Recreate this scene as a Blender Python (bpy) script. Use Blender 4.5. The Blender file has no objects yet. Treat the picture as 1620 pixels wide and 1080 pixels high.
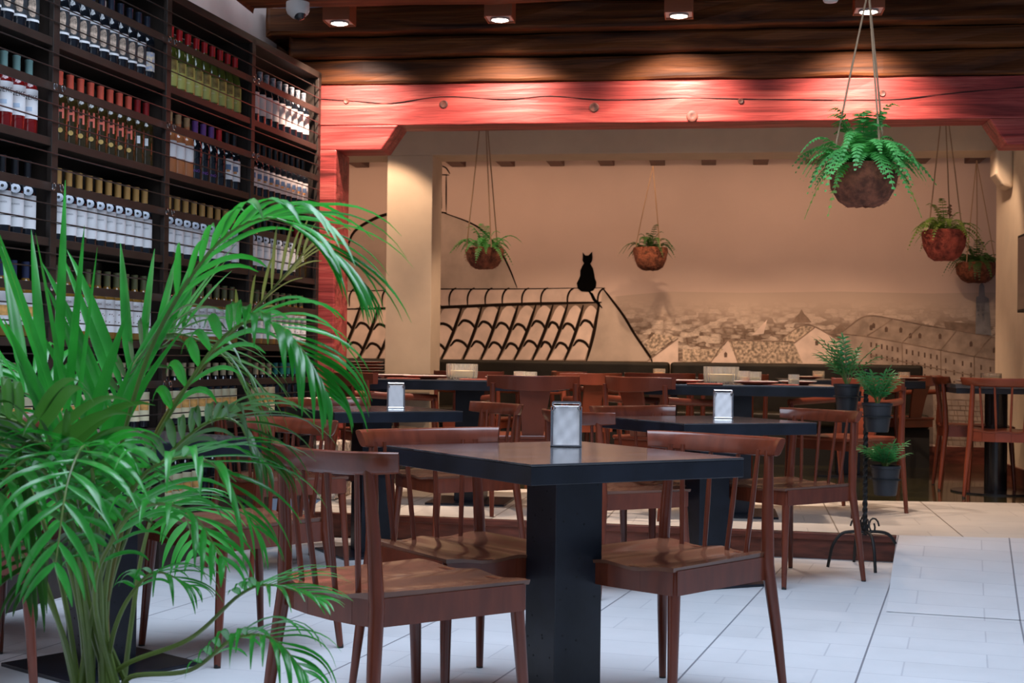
import bpy, math, random
from math import sin, cos, pi, radians
from mathutils import Vector, Matrix
random.seed(7)
S = bpy.context.scene
COL = S.collection

# ------------------------------------------------------------------ camera
F = 2250.0; CZ = 1.02; PITCH = 0.012; ROLL = 0.0125
r0 = Vector((1, 0, 0)); u0 = Vector((0, -sin(PITCH), cos(PITCH))); FW = Vector((0, cos(PITCH), sin(PITCH)))
RT = r0*cos(ROLL) + u0*sin(ROLL); UP = u0*cos(ROLL) - r0*sin(ROLL)
cd = bpy.data.cameras.new('camera'); cam = bpy.data.objects.new('camera', cd); COL.objects.link(cam)
cd.sensor_width = 36; cd.lens = 36*F/1620; cd.clip_start = .05; cd.clip_end = 200
M = Matrix.Identity(4)
for i in range(3):
    M[i][0] = RT[i]; M[i][1] = UP[i]; M[i][2] = -FW[i]
M[0][3] = 0; M[1][3] = 0; M[2][3] = CZ
cam.matrix_world = M
cd.dof.use_dof = True; cd.dof.focus_distance = 4.6; cd.dof.aperture_fstop = 10
S.camera = cam
C0 = Vector((0, 0, CZ))
def ray(px, py):
    return FW + RT*((px-810)/F) + UP*((540-py)/F)
def atY(px, py, Y):
    d = ray(px, py); return C0 + d*(Y/d.y)
def onplane(px, py, p, n):
    d = ray(px, py); return C0 + d*((p-C0).dot(n)/d.dot(n))

# ------------------------------------------------------------------ world, exposure, big lights
S.view_settings.view_transform = 'Standard'; S.view_settings.look = 'None'
S.view_settings.exposure = 0.0; S.view_settings.gamma = 1.0; S.view_settings.use_curve_mapping = False
w = bpy.data.worlds.new('world'); S.world = w; w.use_nodes = True
bg = w.node_tree.nodes['Background']; bg.inputs[0].default_value = (.50, .66, 1, 1); bg.inputs[1].default_value = .19
def area(name, loc, rot, sx, sy, power, col):
    l = bpy.data.lights.new(name, 'AREA'); l.shape = 'RECTANGLE'; l.size = sx; l.size_y = sy; l.energy = power; l.color = col
    o = bpy.data.objects.new(name, l); o.location = loc; o.rotation_euler = rot; COL.objects.link(o); return o
area('skylight', (.2, 3.9, 5.2), (radians(0), 0, 0), 4.6, 4.0, 500, (.68, .81, 1))
area('courtyard_daylight', (-.3, -2.6, 3.4), (radians(62), 0, 0), 5, 3, 45, (.80, .88, 1))
def spot(name, loc, target, power, ang, blend, col, rad=.03):
    l = bpy.data.lights.new(name, 'SPOT'); l.energy = power; l.spot_size = radians(ang); l.spot_blend = blend; l.color = col; l.shadow_soft_size = rad
    o = bpy.data.objects.new(name, l); o.location = loc
    o.rotation_euler = (Vector(target)-Vector(loc)).to_track_quat('-Z', 'Y').to_euler(); COL.objects.link(o); return o

# ------------------------------------------------------------------ helpers
def tag(o, label=None, cat=None, group=None, kind=None):
    if label: o['label'] = label
    if cat: o['category'] = cat
    if group: o['group'] = group
    if kind: o['kind'] = kind
    return o
def empty(name, loc=(0, 0, 0), rz=0):
    o = bpy.data.objects.new(name, None); COL.objects.link(o); o.location = loc; o.rotation_euler = (0, 0, rz)
    o.empty_display_size = .05; return o
class MB:
    def __init__(s): s.v = []; s.f = []; s.mi = []; s.m = 0
    def add(s, vs, fs, T=None):
        k = len(s.v)
        s.v += [tuple(T @ Vector(p)) if T is not None else tuple(p) for p in vs]
        for f in fs: s.f.append(tuple(i+k for i in f)); s.mi.append(s.m)
        return s
    def box(s, x0, x1, y0, y1, z0, z1, T=None):
        vs = [(x, y, z) for x in (x0, x1) for y in (y0, y1) for z in (z0, z1)]
        return s.add(vs, [(0, 1, 3, 2), (4, 6, 7, 5), (0, 4, 5, 1), (2, 3, 7, 6), (0, 2, 6, 4), (1, 5, 7, 3)], T)
    def tube(s, pts, rad, n=10, caps=True, flat=1.0, T=None):
        pts = [Vector(p) for p in pts]; L = len(pts)
        if not hasattr(rad, '__len__'): rad = [rad]*L
        vs = []; ref = None
        for i in range(L):
            t = (pts[min(i+1, L-1)]-pts[max(i-1, 0)]).normalized()
            if ref is None: ref = Vector((0, 0, 1)) if abs(t.z) < .9 else Vector((1, 0, 0))
            a = (ref - t*ref.dot(t)).normalized(); b = t.cross(a); ref = a
            for k in range(n):
                th = 2*pi*k/n; vs.append(pts[i] + a*cos(th)*rad[i] + b*sin(th)*rad[i]*flat)
        fs = [(i*n+k, i*n+(k+1) % n, (i+1)*n+(k+1) % n, (i+1)*n+k) for i in range(L-1) for k in range(n)]
        if caps: fs += [tuple(range(n-1, -1, -1)), tuple((L-1)*n+k for k in range(n))]
        return s.add(vs, fs, T)
    def lathe(s, prof, n=20, c=(0, 0, 0), T=None, a0=0, a1=2*pi):
        full = abs(a1-a0-2*pi) < 1e-6; m = n if full else n+1
        vs = [(c[0]+r*cos(a0+(a1-a0)*k/n), c[1]+r*sin(a0+(a1-a0)*k/n), c[2]+z) for r, z in prof for k in range(m)]
        fs = []
        for i in range(len(prof)-1):
            for k in range(n):
                k2 = (k+1) % m; fs.append((i*m+k, i*m+k2, (i+1)*m+k2, (i+1)*m+k))
        if full:
            if prof[0][0] > 1e-5: fs.append(tuple(range(m-1, -1, -1)))
            if prof[-1][0] > 1e-5: fs.append(tuple((len(prof)-1)*m+k for k in range(m)))
        return s.add(vs, fs, T)
    def prism(s, poly, z0, z1, T=None):
        n = len(poly); vs = [(x, y, z0) for x, y in poly]+[(x, y, z1) for x, y in poly]
        return s.add(vs, [tuple(range(n-1, -1, -1)), tuple(range(n, 2*n))]+[(i, (i+1) % n, n+(i+1) % n, n+i) for i in range(n)], T)
    def build(s, name, mat, parent=None, smooth=False, bevel=0, loc=None, rz=0, seg=2):
        me = bpy.data.meshes.new(name); me.from_pydata(s.v, [], s.f)
        mats = mat if isinstance(mat, (list, tuple)) else [mat]
        for m in mats: me.materials.append(m)
        if len(mats) > 1: me.polygons.foreach_set('material_index', s.mi)
        if smooth: me.polygons.foreach_set('use_smooth', [True]*len(me.polygons))
        me.update()
        o = bpy.data.objects.new(name, me); COL.objects.link(o)
        if parent: o.parent = parent
        if loc is not None: o.location = loc
        if rz: o.rotation_euler = (0, 0, rz)
        if smooth:
            try: me.set_sharp_from_angle(angle=radians(40))
            except Exception: pass
        if bevel:
            b = o.modifiers.new('b', 'BEVEL'); b.width = bevel; b.segments = seg; b.limit_method = 'ANGLE'; b.angle_limit = radians(40)
        return o
def kids(o): return [c for c in COL.objects if c.parent == o]
def copy_tree(o, parent=None):
    c = o.copy(); COL.objects.link(c)
    if parent: c.parent = parent
    for ch in kids(o): copy_tree(ch, c)
    return c
CH = {}
def fast_copy(root, tree):
    c = root.copy(); COL.objects.link(c)
    for ch, sub in tree:
        d = ch.copy(); COL.objects.link(d); d.parent = c
        for g in sub:
            e = g.copy(); COL.objects.link(e); e.parent = d
    return c
def tree_of(root): return [(c, kids(c)) for c in kids(root)]
def bez(pts, n):
    """Catmull-Rom through pts"""
    P = [Vector(p) for p in pts]; P = [P[0]*2-P[1]]+P+[P[-1]*2-P[-2]]; out = []
    m = len(P)-3
    for i in range(n+1):
        u = i/n*m; k = min(int(u), m-1); t = u-k; a, b, c, d = P[k:k+4]
        out.append(.5*((2*b)+(c-a)*t+(2*a-5*b+4*c-d)*t*t+(3*b-a-3*c+d)*t**3))
    return out

# ------------------------------------------------------------------ materials
MATS = {}
def mat(name, col, rough=.5, metal=0, noise=0, nscale=6, bump=0, bscale=60, stretch=(1, 1, 1), trans=0, coat=0, emit=None, estr=0, alpha=1, spec=.5, col2=None, sss=0):
    if name in MATS: return MATS[name]
    m = bpy.data.materials.new(name); m.use_nodes = True; nt = m.node_tree; p = nt.nodes['Principled BSDF']
    def c4(c): return (c[0], c[1], c[2], 1)
    p.inputs['Base Color'].default_value = c4(col); p.inputs['Roughness'].default_value = rough; p.inputs['Metallic'].default_value = metal
    p.inputs['Transmission Weight'].default_value = trans; p.inputs['Coat Weight'].default_value = coat; p.inputs['Specular IOR Level'].default_value = spec
    if coat: p.inputs['Coat Roughness'].default_value = .12
    if emit: p.inputs['Emission Color'].default_value = c4(emit); p.inputs['Emission Strength'].default_value = estr
    tc = nt.nodes.new('ShaderNodeTexCoord'); mp = nt.nodes.new('ShaderNodeMapping'); mp.inputs['Scale'].default_value = stretch
    nt.links.new(tc.outputs['Object'], mp.inputs[0])
    n = nt.nodes.new('ShaderNodeTexNoise'); n.inputs['Scale'].default_value = nscale; n.inputs['Detail'].default_value = 5
    nt.links.new(mp.outputs[0], n.inputs['Vector'])
    if noise or col2:
        r = nt.nodes.new('ShaderNodeValToRGB')
        r.color_ramp.elements[0].position = .36; r.color_ramp.elements[1].position = .64
        a = col2 if col2 else tuple(x*(1-noise) for x in col)
        b = col if col2 else tuple(min(1, x*(1+noise)) for x in col)
        r.color_ramp.elements[0].color = c4(a); r.color_ramp.elements[1].color = c4(b)
        nt.links.new(n.outputs['Fac'], r.inputs[0]); nt.links.new(r.outputs[0], p.inputs['Base Color'])
    if bump:
        n2 = nt.nodes.new('ShaderNodeTexNoise'); n2.inputs['Scale'].default_value = bscale; n2.inputs['Detail'].default_value = 4
        nt.links.new(mp.outputs[0], n2.inputs['Vector'])
        bp = nt.nodes.new('ShaderNodeBump'); bp.inputs['Strength'].default_value = bump; bp.inputs['Distance'].default_value = .01
        nt.links.new(n2.outputs['Fac'], bp.inputs['Height']); nt.links.new(bp.outputs[0], p.inputs['Normal'])
    MATS[name] = m; return m
def beam_mat(name, c_lo, c_mid, c_hi, rough=.4):
    m = bpy.data.materials.new(name); m.use_nodes = True; nt = m.node_tree; p = nt.nodes['Principled BSDF']; N = nt.nodes; L = nt.links
    tc = N.new('ShaderNodeTexCoord'); mp = N.new('ShaderNodeMapping'); mp.inputs['Scale'].default_value = (.55, 5, 7); L.new(tc.outputs['Object'], mp.inputs[0])
    n = N.new('ShaderNodeTexNoise'); n.inputs['Scale'].default_value = 2.2; n.inputs['Detail'].default_value = 8; n.inputs['Distortion'].default_value = .9; L.new(mp.outputs[0], n.inputs[0])
    r = N.new('ShaderNodeValToRGB'); e = r.color_ramp.elements; e[0].position = .3; e[0].color = (*c_lo, 1); e[1].position = .7; e[1].color = (*c_hi, 1)
    x = e.new(.5); x.color = (*c_mid, 1); L.new(n.outputs[0], r.inputs[0])
    mp2 = N.new('ShaderNodeMapping'); mp2.inputs['Scale'].default_value = (.35, 2, 2.2); L.new(tc.outputs['Object'], mp2.inputs[0])
    wv = N.new('ShaderNodeTexWave'); wv.bands_direction = 'Z'; wv.inputs['Scale'].default_value = 9; wv.inputs['Distortion'].default_value = 7; wv.inputs['Detail'].default_value = 2; wv.inputs['Detail Scale'].default_value = 1.2
    L.new(mp2.outputs[0], wv.inputs[0])
    mr = N.new('ShaderNodeMapRange'); mr.inputs[1].default_value = 0; mr.inputs[2].default_value = .18; mr.inputs[3].default_value = .55; mr.inputs[4].default_value = 1; L.new(wv.outputs['Fac'], mr.inputs[0])
    mx = N.new('ShaderNodeMix'); mx.data_type = 'RGBA'; mx.blend_type = 'MULTIPLY'; mx.inputs[0].default_value = .7
    L.new(r.outputs[0], mx.inputs[6]); L.new(mr.outputs[0], mx.inputs[7]); L.new(mx.outputs[2], p.inputs['Base Color'])
    p.inputs['Roughness'].default_value = rough; p.inputs['Specular IOR Level'].default_value = .22
    b = N.new('ShaderNodeBump'); b.inputs['Strength'].default_value = .55; b.inputs['Distance'].default_value = .012; L.new(n.outputs[0], b.inputs['Height']); L.new(b.outputs[0], p.inputs['Normal'])
    return m
M_RED = beam_mat('red stained timber', (.11, .020, .018), (.33, .050, .044), (.46, .105, .085), .42)
M_BROWN = beam_mat('dark brown timber', (.022, .006, .002), (.105, .032, .008), (.19, .062, .016), .62)
M_JOIST = mat('dark red joist wood', (.10, .028, .015), .5, noise=.3, stretch=(1, 1, 1), bump=.2)
M_CREAM = mat('cream plaster', (.72, .60, .46), .8, noise=.03, bump=.05, bscale=40)
M_PINK = mat('rough pink grey plaster', (.78, .60, .52), .9, noise=.08, nscale=3, bump=.4, bscale=14)
M_BLACK = mat('blackened steel', (.009, .011, .018), .34, 0, noise=.35, nscale=9, spec=.4)
M_TTOP = mat('worn dark tabletop', (.055, .055, .06), .16, 0, noise=.45, nscale=5, coat=.5, stretch=(1, 3, 1))
M_STUD = mat('rivet hole', (.004, .004, .005), .6)
M_WOOD = mat('polished red brown wood', (.135, .028, .012), .28, noise=.18, nscale=5, stretch=(6, 6, 1.2), coat=.3, spec=.35)
M_WOODS = mat('worn seat wood', (.15, .056, .030), .25, noise=.3, nscale=5, coat=.3, spec=.4)
M_WOODR = mat('warm red wood', (.155, .034, .016), .34, noise=.16, nscale=6, coat=.2, spec=.35)
M_FOOT = mat('black rubber', (.01, .01, .01), .6)
M_RACK = mat('dark iron rack', (.022, .014, .010), .5, 0, noise=.25, nscale=8)
M_ROD = mat('thin steel rod', (.09, .08, .075), .3, .8)
M_RBACK = mat('rack back board', (.27, .20, .14), .6, noise=.22, nscale=3, stretch=(1, 1, 6))
M_CHROME = mat('chrome', (.75, .72, .70), .15, 1)
M_PAPER = mat('paper napkin', (.95, .92, .92), .9, bump=.03, bscale=40)
M_WHITE = mat('white glaze', (.86, .80, .72), .25)
M_REDLIT = mat('red lit plate underside', (.40, .09, .05), .35)  # red light on the plate undersides, put into their colour
M_GLASS = mat('clear ribbed glass', (.95, .93, .85), .06, trans=.85)
M_BENCH = mat('dark olive leather', (.016, .013, .008), .38, noise=.3, nscale=4, bump=.15, bscale=30, spec=.25)
M_COIR = mat('coir fibre', (.20, .062, .030), .95, noise=.45, nscale=28, bump=1, bscale=70)
M_COIRR = mat('red coir fibre', (.33, .065, .040), .95, noise=.4, nscale=24, bump=1, bscale=70)
M_ROPE = mat('jute rope', (.42, .27, .16), .9, bump=.6, bscale=200)
M_SOIL = mat('soil', (.03, .02, .012), 1)
M_POT = mat('charcoal plastic', (.020, .020, .023), .5)
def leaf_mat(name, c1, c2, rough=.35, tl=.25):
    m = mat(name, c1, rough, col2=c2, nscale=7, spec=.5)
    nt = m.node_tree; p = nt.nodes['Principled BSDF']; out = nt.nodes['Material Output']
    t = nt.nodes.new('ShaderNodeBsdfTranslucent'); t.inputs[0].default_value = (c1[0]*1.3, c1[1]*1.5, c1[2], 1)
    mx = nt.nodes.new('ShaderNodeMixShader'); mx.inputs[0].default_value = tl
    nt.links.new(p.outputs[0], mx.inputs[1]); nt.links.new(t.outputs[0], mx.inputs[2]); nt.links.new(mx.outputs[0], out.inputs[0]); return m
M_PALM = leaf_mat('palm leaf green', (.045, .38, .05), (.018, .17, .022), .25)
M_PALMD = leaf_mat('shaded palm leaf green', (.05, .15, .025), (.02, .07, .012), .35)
M_PALMB = leaf_mat('browning palm leaf', (.30, .24, .06), (.16, .16, .04), .5)
M_STEM = mat('palm stem green', (.14, .20, .04), .45, noise=.3)
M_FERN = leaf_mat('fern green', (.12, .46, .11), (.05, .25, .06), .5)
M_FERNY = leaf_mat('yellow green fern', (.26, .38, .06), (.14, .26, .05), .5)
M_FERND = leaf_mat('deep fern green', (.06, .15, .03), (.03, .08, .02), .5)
M_PARLOR = leaf_mat('parlour palm green', (.07, .34, .10), (.03, .17, .05), .4)

def floor_mat(name, base, dark, joint, ang, bw, bh, rough, stain=.12, off=0):
    m = bpy.data.materials.new(name); m.use_nodes = True; nt = m.node_tree; N = nt.nodes; L = nt.links; p = N['Principled BSDF']
    tc = N.new('ShaderNodeTexCoord'); mp = N.new('ShaderNodeMapping'); mp.inputs['Rotation'].default_value = (0, 0, ang); mp.inputs['Location'].default_value = (off, 0, 0)
    L.new(tc.outputs['Object'], mp.inputs[0])
    b = N.new('ShaderNodeTexBrick'); b.inputs['Scale'].default_value = 1; b.inputs['Brick Width'].default_value = bw; b.inputs['Row Height'].default_value = bh
    b.inputs['Mortar Size'].default_value = .0035; b.inputs['Mortar Smooth'].default_value = .3; b.offset = .5
    b.inputs['Color1'].default_value = (*base, 1); b.inputs['Color2'].default_value = (*[x*.93 for x in base], 1); b.inputs['Mortar'].default_value = (*dark, 1)
    L.new(mp.outputs[0], b.inputs[0])
    mp2 = N.new('ShaderNodeMapping'); mp2.inputs['Location'].default_value = (bw*.25, 0, 0); L.new(mp.outputs[0], mp2.inputs[0])
    sx = N.new('ShaderNodeSeparateXYZ'); L.new(mp2.outputs[0], sx.inputs[0])
    md = N.new('ShaderNodeMath'); md.operation = 'PINGPONG'; md.inputs[1].default_value = bw/2; L.new(sx.outputs[0], md.inputs[0])
    lt = N.new('ShaderNodeMath'); lt.operation = 'LESS_THAN'; lt.inputs[1].default_value = .0035; L.new(md.outputs[0], lt.inputs[0])
    mx = N.new('ShaderNodeMix'); mx.data_type = 'RGBA'; L.new(lt.outputs[0], mx.inputs[0]); L.new(b.outputs[0], mx.inputs[6]); mx.inputs[7].default_value = (*joint, 1)
    n = N.new('ShaderNodeTexNoise'); n.inputs['Scale'].default_value = 2.4; n.inputs['Detail'].default_value = 9; n.inputs['Roughness'].default_value = .65; L.new(tc.outputs['Object'], n.inputs[0])
    mr = N.new('ShaderNodeMapRange'); mr.inputs[1].default_value = .3; mr.inputs[2].default_value = .7; mr.inputs[3].default_value = 1-stain; mr.inputs[4].default_value = 1; L.new(n.outputs[0], mr.inputs[0])
    m2 = N.new('ShaderNodeMix'); m2.data_type = 'RGBA'; m2.blend_type = 'MULTIPLY'; m2.inputs[0].default_value = 1; L.new(mx.outputs[2], m2.inputs[6]); L.new(mr.outputs[0], m2.inputs[7])
    L.new(m2.outputs[2], p.inputs['Base Color']); p.inputs['Roughness'].default_value = rough
    n2 = N.new('ShaderNodeTexNoise'); n2.inputs['Scale'].default_value = 160; L.new(tc.outputs['Object'], n2.inputs[0])
    bp = N.new('ShaderNodeBump'); bp.inputs['Strength'].default_value = .15; bp.inputs['Distance'].default_value = .002; L.new(n2.outputs[0], bp.inputs['Height']); L.new(bp.outputs[0], p.inputs['Normal'])
    return m
M_FLOOR = floor_mat('pale grey stone tile', (.66, .67, .69), (.50, .51, .54), (.22, .23, .26), radians(17.8), .54, .23, .42, off=.20)
M_FLOORW = floor_mat('pale warm stone tile', (.66, .60, .52), (.48, .43, .37), (.20, .16, .12), radians(9.5), .62, .31, .40)
M_DARKF = mat('polished dark floor', (.050, .045, .018), .05, noise=.3, nscale=3, coat=.6)
M_RISER = mat('red brown step board', (.13, .035, .022), .4, noise=.4, nscale=6, stretch=(1, 1, 5))

# ------------------------------------------------------------------ room frame (back room, beams): u along the beam, v away from the camera
TH = radians(-8.2); O8 = Vector((-1.15, 8.76, 0)); U = Vector((cos(TH), sin(TH), 0)); V = Vector((-sin(TH), cos(TH), 0))
def RP(a, b, z): return O8 + U*a + V*b + Vector((0, 0, z))
def ra(px, py, b):
    q = onplane(px, py, RP(0, b, 0), V); d = q-O8; return d.dot(U), q.z     # (a, z) on plane b
ZS = .138
def room(name, mb, m, **k): return mb.build(name, m, loc=O8, rz=TH, **k)

# floors
f = MB().add([(-6, -3, 0), (8, -3, 0), (8, 9.4, 0), (-6, 9.4, 0)], [(0, 1, 2, 3)]).build('floor', M_FLOOR); tag(f, kind='structure')
step = [(-1.16, 8.10), (1.99, 7.32), (3.9, 7.12), (6, 6.9), (6, 9.0), (1.25, 9.17), (.7, 9.45), (-1.0, 10.0), (-1.16, 10.0)]
mb = MB(); n = len(step)
mb.add([(x, y, ZS) for x, y in step], [tuple(range(n))])
tag(mb.build('floor.001', M_FLOORW), kind='structure')
dk = [(6, 9.0), (1.25, 9.17), (.7, 9.45), (-1.0, 10.0), (-1.16, 10.0), (-3.0, 10.3), (-3.0, 15), (6, 14.2)]
tag(MB().add([(x, y, ZS) for x, y in dk], [tuple(range(len(dk)))]).build('floor.002', M_DARKF), kind='structure')
# riser board with nosing
mb = MB(); p0 = Vector((-1.16, 8.10, 0)); p1 = Vector((1.99, 7.32, 0)); L_ = (p1-p0).length; an = math.atan2(p1.y-p0.y, p1.x-p0.x)
mb.box(0, L_, -.008, .03, .0, ZS-.038); mb.box(0, L_, -.022, .03, ZS-.038, ZS-.003)
tag(mb.build('trim_1', M_RISER, loc=p0, rz=an, bevel=.003), kind='structure')
mb = MB(); mb.box(0, 1.5, 0, .03, 0, ZS-.002)   # side board beside the ramp
# ramp
rp = [(1.99, 7.32, ZS), (1.55, 5.85, .002), (4.2, 5.0, .002), (3.9, 7.12, ZS), (1.99, 7.32, -.01), (1.55, 5.85, -.01)]
rm = MB().add(rp, [(1, 2, 3, 0), (0, 4, 5, 1)]).build('floor.003', M_FLOOR); tag(rm, kind='structure')

# red timber frame
ZB, ZT = 2.44, 2.69
def mk_beam(name, a0, a1, b0, b1, z0, z1, m, wob=.006, n=28):
    mb = MB(); vs = []; rnd = random.Random(name+str(b0))
    for i in range(n+1):
        a = a0+(a1-a0)*i/n
        for (b, z) in ((b0, z0), (b0, (z0+z1)/2), (b0, z1), (b1, z1), (b1, z0)):
            vs.append((a, b+rnd.uniform(-wob, wob), z+rnd.uniform(-wob, wob)*.7))
    fs = [(i*5+k, (i+1)*5+k, (i+1)*5+(k+1) % 5, i*5+(k+1) % 5) for i in range(n) for k in range(5)]
    fs += [(4, 3, 2, 1, 0), tuple(n*5+k for k in range(5))]
    return mb.add(vs, fs)
fr = empty('timber_frame', O8, TH)
tag(fr, 'red stained timber lintel beam with brackets and post framing the opening', 'beam')
mk_beam('l', -.06, 6.2, 0, .26, ZB, ZT, M_RED, .003).build('lintel', M_RED, fr, bevel=.008)
a_w, _ = ra(530, 400, 0)
pm = MB().box(-.33, a_w, 0, .32, ZS+.36, ZB-.145); pm.build('post', M_RED, fr, bevel=.01)
MB().box(-.36, a_w+.03, -.03, .36, ZS, ZS+.36).build('post_base', mat('speckled stone base', (.62, .52, .42), .9, noise=.55, nscale=45, bump=.8, bscale=60), fr, bevel=.02)
aL1, z1_ = ra(603, 235, 0); aL2, _ = ra(630, 198, 0)
def bracket(pts, b0, b1):
    n = len(pts); vs = [(a, b0, z) for a, z in pts]+[(a, b1, z) for a, z in pts]
    return MB().add(vs, [tuple(range(n)), tuple(range(2*n-1, n-1, -1))]+[(i, n+i, n+(i+1) % n, (i+1) % n) for i in range(n)])
ZK = 2.29
bracket([(-.33, ZB+.002), (-.33, ZK), (aL1, ZK), (aL2, ZB+.002)], .001, .259).build('bracket', M_RED, fr, bevel=.008)
aR1, _ = ra(1565, 188, 0); aR2, _ = ra(1593, 231, 0)
bracket([(aR1, ZB+.002), (aR2, ZK), (6.0, ZK), (6.0, ZB+.002)], .001, .259).build('bracket', M_RED, fr, bevel=.008)
MB().box(5.0, 5.3, 0, .3, ZS, ZK).build('post', M_RED, fr, bevel=.01)
M_KNOT = mat('dark wood knot', (.10, .028, .018), .6, noise=.6, nscale=30)
for px, py, s in ((940, 170, .030), (1095, 184, .034), (1172, 160, .018), (1396, 148, .02), (702, 165, .026), (548, 160, .018)):
    a, z = ra(px, py, 0)
    T = Matrix.Translation((a, -.004, z)) @ Matrix.Rotation(pi/2, 4, 'X')
    k = MB().lathe([(s, -.004), (s*.96, .001), (s*.8, .004), (s*.4, .002), (0, .001)], 18, T=T).build('knot', M_KNOT, fr, smooth=True)
# split along the lintel
cr = []
for px, py in ((502, 156), (560, 160), (620, 163), (700, 153), (800, 157), (870, 152), (960, 158), (1080, 155), (1200, 157), (1340, 158), (1420, 157), (1500, 148), (1620, 138)):
    a, z = ra(px, py, 0); cr.append((a, -.003, z))
MB().tube(bez(cr, 60), [.0012+.0018*abs(sin(i*.7)) for i in range(61)], 6).build('crack', mat('dark split', (.015, .006, .005), .9), fr)

# dark brown ceiling beams
BE = [(-.5, -.015, .26, ZT+.004, 2.845, 'dark brown squared timber lying directly on the red lintel, its underside edge lamp-lit red'),
      (460, -.07, .24, 2.85, 2.972, 'dark brown timber second above the red lintel'),
      (422, -.17, .24, 2.977, 3.14, 'dark brown timber behind the row of box lamps'),
      (372, -1.02, -.74, 2.985, 3.22, 'dark brown ceiling beam along the top of the picture in front of the lamps'),
      (330, -2.14, -1.86, 3.10, 3.32, 'dark brown ceiling beam from which the large fern hangs')]
for a0, b0, b1, z0, z1, lab in BE:
    if a0 > 0: a0, _ = ra(a0, 40, b0)
    o = mk_beam('b', a0, 6.2, b0, b1, z0, z1, M_BROWN, .010).build('ceiling_beam', M_BROWN, loc=O8, rz=TH, bevel=.02)
    tag(o, lab, 'beam')
room('ceiling', MB().box(-.10, 6.2, -2.7, .30, 3.235, 3.28), M_BROWN)['kind'] = 'structure'
room('ceiling.001', MB().box(-2.6, 6.2, .30, 4.9, 2.95, 3.0), mat('back room ceiling paint', (.62, .50, .40), .8))['kind'] = 'structure'
room('wall_lintel', MB().box(-2.6, 6.2, .245, .30, 2.70, 3.235), M_BROWN)['kind'] = 'structure'

# back wall with mural, side walls
BW = 4.54
M_MUR = mat('painted mural plaster', (.70, .53, .43), .85, noise=.05, nscale=1.2, bump=.06, bscale=30)
room('wall_back', MB().box(-2.6, 6.2, BW, BW+.12, 0, 3.0), M_MUR)['kind'] = 'structure'
room('baseboard_back', MB().box(-2.0, 6.2, BW-.02, BW, ZS, ZS+.15), M_RISER)['kind'] = 'structure'
AR = 4.60
room('wall_right', MB().box(AR, 6.2, .30, 3.35, ZS, 2.95), M_CREAM)['kind'] = 'structure'
room('baseboard_right', MB().box(AR-.02, AR, .30, 3.35, ZS, ZS+.125), M_RISER)['kind'] = 'structure'
room('wall_inner_left', MB().box(-2.6, -2.5, .3, BW, 0, 3.0), M_CREAM)['kind'] = 'structure'
# cream pillar and beam
aP0, _ = ra(611, 400, 2.93); aP1, _ = ra(683, 400, 2.93)
room('trim_2', MB().box(aP0, aP1, 2.93, 3.33, ZS, 2.68), M_CREAM, bevel=.006)['kind'] = 'structure'
room('trim_3', MB().box(-2.5, AR, 2.93, 3.33, 2.68, 2.95), M_CREAM, bevel=.006)['kind'] = 'structure'
# plaster corbel at the right
pts = [(AR-.13, 2.66), (AR-.13, 2.47), (AR-.07, 2.38), (AR, 2.36), (AR, 2.66)]
n = len(pts)
o = room('wall_corbel', MB().add([(a, 2.7, z) for a, z in pts]+[(a, 2.93, z) for a, z in pts],
     [tuple(range(n)), tuple(range(2*n-1, n-1, -1))]+[(i, n+i, n+(i+1) % n, (i+1) % n) for i in range(n)]), M_CREAM, bevel=.02)
tag(o, 'cream plaster corbel on the right pillar under the beam', 'corbel')
# joists
a, _ = ra(722, 258, 4.4); ORD = ['first', 'second', 'third', 'fourth', 'fifth', 'sixth', 'seventh', 'eighth', 'ninth', 'tenth', 'eleventh', 'twelfth']
for i, k in enumerate([-2, 0, 1, 2, 3, 4, 5, 6, 7, 8, 9, 10]):
    ak = a+k*.462
    if ak > AR+.3: continue
    lab = 'short dark red joist end between red post and cream pillar' if k < 0 else f'short dark red joist end, {ORD[k]} to the right of the cream pillar'
    tag(room('ceiling_joist', MB().box(ak-.065, ak+.065, 3.34, BW-.002, 2.80, 2.945), M_JOIST, bevel=.004), lab, 'joist', 'row of joist ends above the mural')
# wall above / behind the rack
PH = math.atan2(.972, .233); RD = Vector((-1.20, 8.70, 0)); BAY = .985
def RK(x, y, z): 
    return RD + Vector((cos(PH), sin(PH), 0))*x + Vector((-sin(PH), cos(PH), 0))*y + Vector((0, 0, z))
MB().box(-6.5, .2, .37, .47, 0, 4.2).build('wall_left', M_PINK, loc=RD, rz=PH)['kind'] = 'structure'

# ------------------------------------------------------------------ wine rack
rack = empty('wine_rack', RD, PH)
tag(rack, 'tall dark iron wine rack filled with bottles along the left wall', 'wine rack')
TIERS = [2.31, 1.90, 1.49, 1.08, .67, .26]; XA = -4*BAY; RDEP = .33
for k in range(5):
    x = -k*BAY
    MB().box(x-.024, x+.024, -.004, .018, .0 if k else ZS, 2.75).build('post', M_RACK, rack, bevel=.002)
    MB().box(x-.008, x+.008, .018, RDEP, .26, 2.74).build('divider', M_RACK, rack)
for z in TIERS:
    MB().box(XA, 0, .0, RDEP, z-.035, z).build('shelf', M_RACK, rack, bevel=.002)
    MB().box(XA, 0, -.006, .004, z+.19, z+.225).build('cross_rail', M_RACK, rack, bevel=.001)
    for dz in (.065, .135, .285, .345):
        MB().tube([(XA, -.010, z+dz), (0, -.010, z+dz)], .0032, 6).build('rod', M_ROD, rack, smooth=True)
MB().box(XA, .024, -.004, RDEP, 2.72, 2.76).build('top_board', M_RACK, rack, bevel=.003)
MB().box(XA, -.65, .01, RDEP, 0, .225).build('plinth', M_RACK, rack)
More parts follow.
